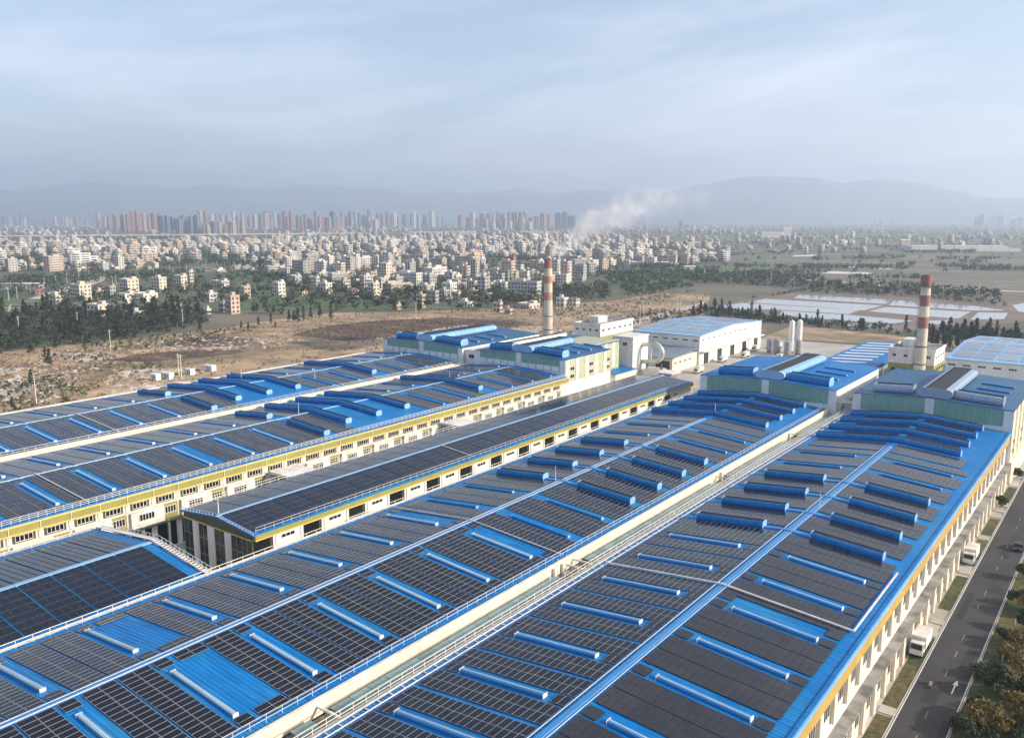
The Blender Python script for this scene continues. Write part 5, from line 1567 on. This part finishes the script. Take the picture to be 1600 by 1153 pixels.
NUMS = ['one', 'two', 'three', 'four', 'five', 'six', 'seven']
ORD = ['first', 'second', 'third', 'fourth', 'fifth', 'sixth', 'seventh', 'eighth', 'ninth', 'tenth', 'eleventh', 'twelfth', 'thirteenth', 'fourteenth', 'fifteenth', 'sixteenth', 'seventeenth', 'eighteenth', 'nineteenth', 'twentieth']
q1 = lambda x, y, w, h_: (x / 3.034, 260 + y / 3.034, w / 3.034, h_ / 3.034)
q2 = lambda x, y, w, h_: (450 + x / 3.034, 260 + y / 3.034, w / 3.034, h_ / 3.034)
hand = [(q1(387, 632, 95, 85), 0, 'flat'), (q1(470, 627, 55, 50), 4, 'flat'), (q1(527, 622, 55, 55), 3, 'flat'), (q1(615, 602, 90, 80), 0, 'tank'), (q1(755, 592, 75, 70), 0, 'flat'), (q1(860, 582, 62, 75), 0, 'tank'), (q1(907, 574, 36, 88), 0, 'flat'),
        (q1(1045, 575, 92, 45), 6, 'flat'), (q1(265, 648, 90, 48), 0, 'flat'), (q1(600, 642, 90, 42), 1, 'flat'), (q1(690, 640, 120, 42), 1, 'flat'), (q1(590, 667, 60, 25), 1, 'flat'), (q1(815, 668, 100, 34), 7, 'hip'), (q1(467, 722, 108, 78), 0, 'tank'),
        (q1(382, 697, 50, 24), 6, 'flat'), (q1(1000, 640, 75, 42), 1, 'flat'), (q1(1105, 697, 74, 86), 4, 'flat'), (q1(1055, 690, 40, 60), 3, 'flat'), (q1(1165, 624, 60, 56), 7, 'flat'), (q1(1325, 620, 68, 72), 1, 'tank'), (q1(1405, 566, 60, 50), 6, 'flat'),
        (q1(1435, 612, 50, 36), 7, 'hip'), (q1(640, 712, 90, 28), 6, 'flat'), (q1(985, 700, 40, 20), 1, 'flat'), (q1(180, 605, 80, 26), 5, 'hip'), (q1(605, 798, 42, 20), 7, 'hip'),
        (q2(35, 562, 62, 50), 0, 'flat'), (q2(130, 572, 45, 55), 6, 'flat'), (q2(177, 604, 72, 54), 1, 'flat'), (q2(305, 618, 75, 46), 1, 'hip'), (q2(407, 624, 58, 72), 0, 'tank'), (q2(474, 654, 62, 40), 1, 'flat'), (q2(515, 678, 50, 22), 7, 'flat'), (q2(576, 594, 42, 44), 7, 'flat'),
        (q2(632, 668, 50, 66), 7, 'flat'), (q2(690, 648, 56, 62), 3, 'flat'), (q2(740, 642, 50, 60), 3, 'flat'), (q2(800, 636, 46, 56), 4, 'flat'), (q2(842, 662, 74, 36), 1, 'flat'), (q2(920, 556, 44, 58), 1, 'tank'), (q2(668, 594, 52, 42), 1, 'flat'), (q2(1130, 606, 66, 44), 0, 'flat'),
        (q2(1150, 640, 130, 36), 3, 'flat'), (q2(1300, 664, 60, 42), 1, 'flat'), (q2(1358, 664, 56, 52), 1, 'hip'), (q2(1140, 672, 110, 20), 0, 'flat'), (q2(1056, 500, 58, 78), 5, 'flat'), (q2(1180, 492, 66, 54), 0, 'flat'), (q2(490, 462, 60, 72), 0, 'tank'), (q2(995, 690, 50, 60), 4, 'flat'),
        (q2(1045, 700, 40, 24), 4, 'flat'), (q2(880, 625, 50, 40), 7, 'flat'), (q2(730, 520, 60, 44), 5, 'flat'), (q2(820, 570, 60, 40), 5, 'hip'), (q2(660, 500, 50, 44), 0, 'flat'), (q2(800, 530, 50, 36), 6, 'flat')]
hand.sort(key=lambda e: e[0][0])
used = []
seen_lab = {}
ref = lambda a: 'above the bare field at the left' if a < 120 else 'in the village left of the conifers' if a < 260 else 'behind the dark wood' if a < 400 else 'beyond the lone conifers' if a < 560 else 'in the middle of the village' if a < 700 else 'just left of the left chimney' if a < 850 else 'right of the left chimney'
for k, ((a, b_, w, h_), wi, stl) in enumerate(hand):
    p = G(a, b_); _, _, dep = to_px((p[0], p[1], 3))
    wm = w * dep / F_PX; hm = h_ * dep / F_PX
    st = max(1, min(7, round((hm - (2.2 if stl != 'hip' else 1.5)) / 3.2)))
    lab = '%s %s-storey %s house %s' % (WALLS[wi][0], NUMS[st - 1], 'hip-roofed' if stl == 'hip' else 'flat-roofed', ref(a))
    n = seen_lab[lab] = seen_lab.get(lab, 0) + 1
    if n > 1: lab += ', %s from left' % ORD[n - 1]
    W_ = wm / 1.32
    house(p[0], p[1], W_, W_ * random.uniform(.6, .85), st, R(random.uniform(-12, 10)), wi, stl, lab, 'houses of the front village')
    used.append((p[0], p[1], W_))

T1 = [(330, 440), (480, 452), (600, 466), (760, 474), (850, 462), (900, 440), (1000, 420), (1135, 412), (1130, 392), (1000, 379), (700, 373), (430, 378), (330, 398)]
T2 = [(-60, 425), (150, 424), (330, 415), (430, 395), (430, 379), (-60, 381)]
T3 = [(-60, 371), (1700, 377), (1700, 353), (-60, 353)]
T4 = [(1000, 395), (1160, 402), (1600, 388), (1700, 372), (1000, 372)]
cand = [(x, y) for x, y in scatter(T1, 2600, 31)] + [(x, y) for x, y in scatter(T2, 900, 32)] + scatter(T4, 120, 36)
cells = {}
kept = []
_ph = [(random.uniform(.006, .02), random.uniform(.006, .02), random.uniform(0, 6.3)) for _ in range(7)]
def patchy(x, y): return sum(math.sin(a * x + c + 2 * math.sin(b * y)) + math.cos(b * y + a * .6 * x + c) for a, b, c in _ph)
for (x, y) in cand:
    if patchy(x, y) < (-3.4 if y > 1300 else -1.8): continue
    k = (int(x // 15), int(y // 15))
    if k in cells: continue
    cells[k] = 1
    if any((x - u) ** 2 + (y - v) ** 2 < (ww * .9 + 9) ** 2 for u, v, ww in used): continue
    kept.append((x, y))
kept.sort(key=lambda p: p[0] ** 2 + p[1] ** 2)
wts = [0, 0, 1, 1, 1, 2, 2, 2, 3, 3, 3, 4, 6, 6, 6, 6, 7]
rest = []
N_IND = 300 - len(hand)
for i, (x, y) in enumerate(kept):
    wi = random.choice(wts); st = random.choice((1, 2, 2, 2, 3, 3, 3, 4, 4, 5)); w = random.uniform(6.5, 13); d = random.uniform(7, 12)
    cls = random.random()
    if cls < .10: w, d, st = random.uniform(18, 30), random.uniform(9, 13), random.choice((3, 4, 5, 6))
    elif cls < .32: w, d, st = random.uniform(9, 22), random.uniform(6, 10), 1
    elif cls > .95: st = 7
    rot = R(16 * math.sin((x // 170) * 1.7 + (y // 170) * 2.3)) + R(random.uniform(-4, 4)) + random.choice((0, math.pi / 2))
    stl = random.choice(('flat', 'flat', 'tank', 'plain', 'flat', 'hip' if st < 3 else 'flat'))
    if i < N_IND:
        a, b_, _ = to_px((x, y, 5))
        zone = 'at the town edge' if b_ > 425 else 'in the town'
        lr = 'far left' if a < 330 else 'left of the smoke' if a < 560 else 'under the high-rises' if a < 760 else 'behind the left chimney' if a < 950 else 'right of the smoke'
        house(x, y, w, d, st, rot, wi, stl, '%s %s-storey %s house %s, %s' % (WALLS[wi][0], NUMS[st - 1], 'hip-roofed' if stl == 'hip' else 'flat-roofed', zone, lr), 'houses of the dense town')
    else:
        rest.append((x, y, w, d, st, rot, wi))
far = []
for (x, y) in scatter(T3, 3000, 33):
    if patchy(x * .5, y * .5) < (-.5 if to_px((x, y, 0))[0] < 1000 else 1.2): continue
    far.append((x, y, random.uniform(8, 20), random.uniform(8, 15), random.choice((1, 2, 2, 3, 3, 4, 5)), random.uniform(-.3, .3), random.choice(wts)))


def tell_apart(group):
    same = {}
    for o in list(col.objects):
        if o.get('group') == group: same.setdefault(o['label'], []).append(o)
    for lab, L in same.items():
        if 1 < len(L) <= 20:
            L.sort(key=lambda o: to_px(o.location)[0])
            for i, o in enumerate(L): o['label'] = lab + ', %s from left' % ORD[i]


for g_ in ('houses of the dense town', 'casuarinas in the wood left of the field', 'round trees in the wood left of the field', 'casuarina row before the ponds', 'casuarinas behind the right warehouse', 'trees among the village houses', 'lone conifers on the dry field'):
    tell_apart(g_)


def house_mass(name, label, L):
    """the rest of the town: every house a body with floor bands, window strips, parapet and stair tower"""
    Vs, Fs, Ms = [], [], []
    n = 0
    cube = np.array([(0, 3, 2, 1), (4, 5, 6, 7), (0, 1, 5, 4), (1, 2, 6, 5), (2, 3, 7, 6), (3, 0, 4, 7)])
    for (x, y, w, d, st, rot, wi) in L:
        a, c, h_ = w / 2, d / 2, st * 3.2
        bx = [(-a, a, -c, c, 0, h_, wi), (-a - .2, a + .2, -c - .2, c + .2, h_ + .01, h_ + .9, wi), (-a * .7, a * .1, -c * .1, c * .75, h_ + .9, h_ + 3.2, wi)]
        for s in range(st):
            z = s * 3.2
            bx.append((-a * .86, -a * .1, -c - .06, c + .06, z + 1.0, z + 2.4, len(WM))); bx.append((a * .1, a * .86, -c - .06, c + .06, z + 1.0, z + 2.4, len(WM)))
            bx.append((-a - .06, a + .06, -c * .7, c * .7, z + 1.0, z + 2.4, len(WM)))
        cs, sn = math.cos(rot), math.sin(rot)
        for (x0, x1, y0, y1, z0, z1, m) in bx:
            for (u, v, z) in ((x0, y0, z0), (x1, y0, z0), (x1, y1, z0), (x0, y1, z0), (x0, y0, z1), (x1, y0, z1), (x1, y1, z1), (x0, y1, z1)):
                Vs.append((x + u * cs - v * sn, y + u * sn + v * cs, z))
            Fs.append(cube + n); n += 8; Ms += [m] * 6
    o = np_obj(name, np.array(Vs), np.concatenate(Fs), WM + [M['house_glass']], np.array(Ms))
    tag(o, label, 'houses', None, 'stuff')


house_mass('town_houses', 'mass of small pale houses filling the dense town', rest)
house_mass('far_town', 'pale far town spread thin across the hazy plain', far)

# ------------------------------------------------------------------ high-rises on the skyline
TCOL = [('pinkish brown', (0.36, 0.20, 0.16)), ('grey blue', (0.16, 0.19, 0.24)), ('beige', (0.46, 0.38, 0.30)), ('pale', (0.56, 0.54, 0.50)), ('dusky red', (0.34, 0.13, 0.11))]
TM = [mat('tower_wall', c, 0.8, var=0.08, scale=0.02) for _, c in TCOL]
def tower(px_, base, top, wpx, ci, label):
    p = G(px_, base); _, _, dep = to_px((p[0], p[1], 0))
    h_ = (base - top) * dep / F_PX; w = wpx * dep / F_PX / 1.25
    root = tag(empty('high_rise', (p[0], p[1], 0), R(random.uniform(-12, 12))), label, 'high-rise', 'high-rise blocks on the skyline')
    a = w / 2; c = a * .7
    b = MB(); b.box(-a, a, -c, c, 0, h_); b.box(-a * .35, a * .35, -c * 1.35, c * 1.35, 0, h_ * .985); local(b, 'shaft', TM[ci], root)
    k = MB(); k.box(-a * .4, a * .4, -c * .6, c * .6, h_, h_ + h_ * .04 + 2); k.box(-a * .85, -a * .5, -c * .5, c * .5, h_, h_ + 3); k.box(a * .5, a * .85, -c * .5, c * .5, h_, h_ + 3); local(k, 'roof_crown', TM[ci], root)
    wb = MB(); nf = max(6, int(h_ / 9))
    for i in range(nf):
        z0 = h_ * (i + .25) / nf; z1 = h_ * (i + .8) / nf
        for u0, u1 in ((-.9, -.5), (.5, .9)):
            wb.box(a * u0, a * u1, -c - .2, c + .2, z0, z1)
        wb.box(-a * .22, a * .22, -c * 1.35 - .2, c * 1.35 + .2, z0, z1); wb.box(-a - .2, a + .2, -c * .6, c * .6, z0, z1)
    local(wb, 'window_array', M['house_glass'], root, 'stuff')


clusters = [(0, 50, 353, 334, 7, 6, [1, 1, 2], 'at the far left edge'), (85, 160, 352, 336, 8, 5, [1, 0, 3], 'left of the pink cluster'), (150, 168, 355, 335, 3, 6, [2, 0], 'touching the pink cluster at its left'), (170, 252, 362, 333, 14, 7, [0, 4, 0, 4, 2], 'in the pink cluster'), (250, 312, 366, 340, 7, 10, [1, 1], 'in the grey-blue slab cluster'),
            (312, 385, 367, 345, 8, 8, [0, 2, 1, 2], 'right of the grey-blue slabs'), (300, 420, 358, 332, 14, 6, [1, 2, 0, 3], 'behind the grey-blue slabs'), (390, 450, 357, 331, 8, 7, [0, 1, 3], 'mid-left on the skyline'), (440, 530, 361, 334, 13, 8, [0, 4, 0, 1], 'in the dusky pink centre-left group'),
            (530, 600, 357, 330, 10, 7, [1, 0, 1, 2], 'left of the skyline gap'), (570, 592, 362, 340, 2, 11, [2, 3], 'standing forward at centre left'), (600, 690, 356, 333, 9, 7, [1, 3, 2], 'before the skyline gap'), (718, 800, 357, 335, 10, 8, [0, 1, 3, 0], 'above the town centre'),
            (755, 830, 360, 343, 8, 7, [2, 3, 1], 'standing low above the town centre'), (800, 862, 357, 334, 7, 9, [0, 1, 0], 'left of the smoke'), (868, 900, 357, 333, 3, 12, [1, 1], 'dark beside the smoke'), (1060, 1076, 355, 346, 3, 6, [1, 3], 'right of the smoke'), (1522, 1568, 354, 336, 6, 8, [3, 3], 'in the pale group at far right'),
            (1580, 1600, 354, 342, 3, 8, [3], 'at the right picture edge'), (0, 700, 352.5, 339, 44, 6, [1, 2, 3, 0], 'in the faint back row of the skyline'), (1384, 1388, 349, 331, 1, 6, [3], 'standing alone and slim at right'), (1360, 1410, 352, 344, 5, 5, [3, 2], 'round the slim tower at right')]
for (x0, x1, base, top, n, wpx, cs, where) in clusters:
    cnt = {}
    for i in range(n):
        x = x0 + (x1 - x0) * (i + .5) / n + random.uniform(-2, 2)
        ci = cs[i % len(cs)]
        cnt[ci] = cnt.get(ci, 0) + 1
        tower(x, base + random.uniform(-1.5, 1.5), top + random.uniform(-2.5, 8), wpx * random.uniform(.6, 1.5), ci, '%s high-rise %s, %s from left' % (TCOL[ci][0], where, ORD[cnt[ci] - 1]))

# ------------------------------------------------------------------ viaduct, long sheds, poles
vd = tag(empty('viaduct', (*G(0, 374)[:2], 0)), 'long pale elevated road crossing the plain behind the left town', 'viaduct')
A_, B_ = G(-120, 375.5), G(560, 369.0)
dv = (B_ - A_); L_ = np.linalg.norm(dv); dv /= L_; nv = np.array([-dv[1], dv[0], 0])
def beam(a, b, w, z0, z1):
    a, b = np.array(a), np.array(b); n_ = nv * w
    f = lambda p, s, z: (p[0] + s * n_[0], p[1] + s * n_[1], z)
    return MB().hexa([f(a, -1, z0), f(b, -1, z0), f(b, 1, z0), f(a, 1, z0), f(a, -1, z1), f(b, -1, z1), f(b, 1, z1), f(a, 1, z1)])
beam(A_, B_, 6, 9, 12.5).build('deck', M['track'], vd)
for k in range(int(L_ / 45)):
    p = A_ + dv * (k * 45 + 10); beam(p, p + dv * 3, 3, 0, 9).build('pier', M['yard'], vd)
for k, (a, b_, w, h_, m, lab) in enumerate([(690, 367, 105, 4, 'cream', 'long pale shed below the skyline gap'), (845, 366, 60, 3.5, 'cream', 'long pale shed left of the smoke'), (1415, 388, 14, 12, 'sandy', 'beige block at the end of the far white shed'), (1500, 390, 150, 5, 'white', 'long white shed at the far right'), (1560, 393, 70, 4, 'white', 'low white shed in front of the far right one'),
                                           (150, 371, 18, 4, 'sandy', 'small toll building on the elevated road'), (1010, 416, 70, 6, 'white', 'pale long shed at the edge of the town, right of smoke'), (1078, 424, 16, 7, 'white', 'bright white block by the country road'), (30, 452, 60, 8, 'pale grey', 'pale sheds beside the left road'), (1205, 372, 30, 8, 'cream', 'pale block among far trees, left one'), (1230, 370, 14, 12, 'cream', 'pale block among far trees, right one')]):
    p = G(a, b_); _, _, dep = to_px(p); s = dep / F_PX
    root = tag(empty('shed', (p[0], p[1], 0), YAW), lab, 'shed')
    wi = [n for n, _ in WALLS].index(m)
    W_, H_ = w * s, h_ * s
    b = MB(); b.box(-W_ / 2, W_ / 2, 0, max(12, W_ * .25), 0, H_); local(b, 'wall', WM[wi], root)
    r = MB(); D_ = max(12, W_ * .25)
    r.hexa([(-W_ / 2 - 1, -1, H_), (W_ / 2 + 1, -1, H_), (W_ / 2 + 1, D_ / 2, H_ * 1.12), (-W_ / 2 - 1, D_ / 2, H_ * 1.12), (-W_ / 2 - 1, -1, H_ + .4), (W_ / 2 + 1, -1, H_ + .4), (W_ / 2 + 1, D_ / 2, H_ * 1.12 + .4), (-W_ / 2 - 1, D_ / 2, H_ * 1.12 + .4)])
    r.hexa([(-W_ / 2 - 1, D_ / 2, H_ * 1.12), (W_ / 2 + 1, D_ / 2, H_ * 1.12), (W_ / 2 + 1, D_ + 1, H_), (-W_ / 2 - 1, D_ + 1, H_), (-W_ / 2 - 1, D_ / 2, H_ * 1.12 + .4), (W_ / 2 + 1, D_ / 2, H_ * 1.12 + .4), (W_ / 2 + 1, D_ + 1, H_ + .4), (-W_ / 2 - 1, D_ + 1, H_ + .4)])
    local(r, 'roof', WM[1], root)
# white site cabins on the field edge
for k, (a, b_, w) in enumerate([(262, 592, 5.5), (297, 586, 3.6), (328, 580, 5.5), (243, 594, 4.0)]):
    p = G(a, b_)
    root = tag(empty('site_cabin', (p[0], p[1], 0), R(8)), 'small white site cabin on the field edge, %s from left' % ORD[[1, 2, 3, 0][k]], 'cabin', 'site cabins by the field')
    b = MB(); b.box(-w / 2, w / 2, -1.3, 1.3, .2, 2.8); local(b, 'wall', M['white'], root)
    b = MB(); b.box(-w / 2 - .15, w / 2 + .15, -1.45, 1.45, 2.8, 2.95); local(b, 'roof_sheet', M['white_stain'], root)
    b = MB(); b.box(-.5, .4, -1.36, -1.305, .25, 2.2); local(b, 'door', M['silo_g'], root)
    b = MB(); b.box(.9, 1.6, -1.35, -1.305, 1.2, 2.0); local(b, 'window', M['house_glass'], root)
pm = MB(); pm.tube((0, 0, 0), (0, 0, 11), .19, .12, 7); pole_me = pm.mesh('shaft', M['rail_cream'])
pa = MB(); pa.box(-1.1, 1.1, -.06, .06, 10.1, 10.25); pa.box(-.8, .8, -.06, .06, 9.3, 9.42); arm_me = pa.mesh('cross_arm', M['rail'])
pp = [(14, 470), (27, 466), (48, 459), (70, 452), (88, 448), (105, 444), (124, 440), (140, 437), (165, 434), (190, 432), (215, 430), (240, 428), (265, 427), (292, 425), (316, 423), (340, 422), (366, 421), (392, 420), (182, 446), (176, 448), (30, 521), (122, 514), (286, 508), (173, 546), (280, 590), (284, 592), (57, 630),
      (650, 497), (1000, 500), (1100, 433), (1130, 436), (1165, 440), (1205, 444), (1240, 447), (1280, 450), (1320, 453), (1385, 452), (1405, 453), (1485, 458), (1530, 461), (1005, 494), (1058, 487), (1063, 487), (950, 512)]
for k, (a, b_) in enumerate(pp):
    p = G(a, b_)
    root = tag(empty('utility_pole', (p[0], p[1], 0), R(40 if a < 420 else 20)), 'thin pale utility pole %s' % ('beside the left country road' if a < 420 and b_ < 472 else 'on the bare field' if a < 700 else 'along the plain at right'), 'pole', 'utility poles ' + ('of the left road' if a < 420 and b_ < 472 else 'of the field' if a < 700 else 'of the right plain'))
    for nm, me in (('shaft', pole_me), ('cross_arm', arm_me)):
        o = bpy.data.objects.new(nm, me); o.parent = root; col.objects.link(o)
for g_ in ('utility poles of the left road', 'utility poles of the field', 'utility poles of the right plain'):
    tell_apart(g_)
# perimeter wall behind the works
pw = MB(); pw.box(-272, -271.6, -60, 480, 0, 2.4)
tag(pw.build('perimeter_wall', M['cream']), 'low cream boundary wall between works and bare field', 'wall')

# ------------------------------------------------------------------ haze and smoke
hz = MB(); hz.box(-19800, 19800, -19800, 19800, -1.0, 930.0)
hm = bpy.data.materials.new('haze_air'); hm.use_nodes = True
t = hm.node_tree
for n in list(t.nodes): t.nodes.remove(n)
o_ = t.nodes.new('ShaderNodeOutputMaterial'); v_ = t.nodes.new('ShaderNodeVolumePrincipled')
v_.inputs['Color'].default_value = (0.745, 0.85, 1.0, 1)
v_.inputs['Density'].default_value = 0.000165
v_.inputs['Anisotropy'].default_value = 0.5
t.links.new(v_.outputs[0], o_.inputs['Volume'])
try: hm.cycles.homogeneous_volume = True
except Exception: pass
tag(hz.build('haze', hm), 'pale blue haze over the whole plain', 'haze', None, 'stuff')

sm = bpy.data.materials.new('smoke_plume'); sm.use_nodes = True
t = sm.node_tree
for n in list(t.nodes): t.nodes.remove(n)
o_ = t.nodes.new('ShaderNodeOutputMaterial'); v_ = t.nodes.new('ShaderNodeVolumePrincipled')
v_.inputs['Color'].default_value = (0.94, 0.94, 0.96, 1)
tc_ = t.nodes.new('ShaderNodeTexCoord'); ln = t.nodes.new('ShaderNodeVectorMath'); ln.operation = 'LENGTH'
t.links.new(tc_.outputs['Object'], ln.inputs[0])
ge = t.nodes.new('ShaderNodeNewGeometry'); nz = t.nodes.new('ShaderNodeTexNoise')
nz.inputs['Scale'].default_value = 0.16; nz.inputs['Detail'].default_value = 4; nz.inputs['Roughness'].default_value = .62
t.links.new(ge.outputs['Position'], nz.inputs['Vector'])
fo = t.nodes.new('ShaderNodeMapRange'); fo.inputs['From Min'].default_value = 1.0; fo.inputs['From Max'].default_value = .1; fo.inputs['To Min'].default_value = -.34; fo.inputs['To Max'].default_value = .16
t.links.new(ln.outputs['Value'], fo.inputs['Value'])
ad = t.nodes.new('ShaderNodeMath'); ad.operation = 'ADD'; t.links.new(fo.outputs['Result'], ad.inputs[0]); t.links.new(nz.outputs['Fac'], ad.inputs[1])
mr = t.nodes.new('ShaderNodeMapRange'); mr.inputs['From Min'].default_value = .44; mr.inputs['From Max'].default_value = .72; mr.inputs['To Min'].default_value = 0; mr.inputs['To Max'].default_value = 1
t.links.new(ad.outputs[0], mr.inputs['Value'])
oi = t.nodes.new('ShaderNodeObjectInfo')                       # denser near the mouth: set per puff by its pass index
dm = t.nodes.new('ShaderNodeMath'); dm.operation = 'MULTIPLY'; t.links.new(oi.outputs['Object Index'], dm.inputs[0]); dm.inputs[1].default_value = 0.0010
d2 = t.nodes.new('ShaderNodeMath'); d2.operation = 'MULTIPLY'; t.links.new(dm.outputs[0], d2.inputs[0]); t.links.new(mr.outputs['Result'], d2.inputs[1])
t.links.new(d2.outputs[0], v_.inputs['Density'])
t.links.new(v_.outputs[0], o_.inputs['Volume'])
dep0 = to_px((-233.2, 338.7, 50))[2]
smoke = tag(empty('smoke', (-233.2, 338.7, 50.3)), 'pale smoke plume drifting right from the left chimney', 'smoke', None, 'stuff')
import bmesh
bm = bmesh.new(); bmesh.ops.create_icosphere(bm, subdivisions=3, radius=1.0)
puff_me = bpy.data.meshes.new('puff'); bm.to_mesh(puff_me); bm.free(); puff_me.materials.append(sm)
for k, (a, b_, rx_, rz_, den) in enumerate([(857, 402, 3, 2.4, 70), (866, 396, 5.5, 4.2, 110), (880, 388, 9, 7, 150), (897, 374, 12, 10, 130), (918, 358, 16, 13, 100), (945, 342, 20, 15, 78), (978, 328, 23, 16, 60), (1012, 316, 24, 16, 48), (1050, 310, 22, 14, 34), (1095, 312, 20, 12, 20)]):
    c = np.array([0, 0, CAM_H]) + (_fw * F_PX + _rt * (a - PCX) - _up * (b_ - PCY)) / F_PX * (dep0 + k * 4)
    o = inst('puff', puff_me, smoke, c, (0, R(-18), YAW)); o.scale = (rx_, rz_ * 1.3, rz_); o.pass_index = den
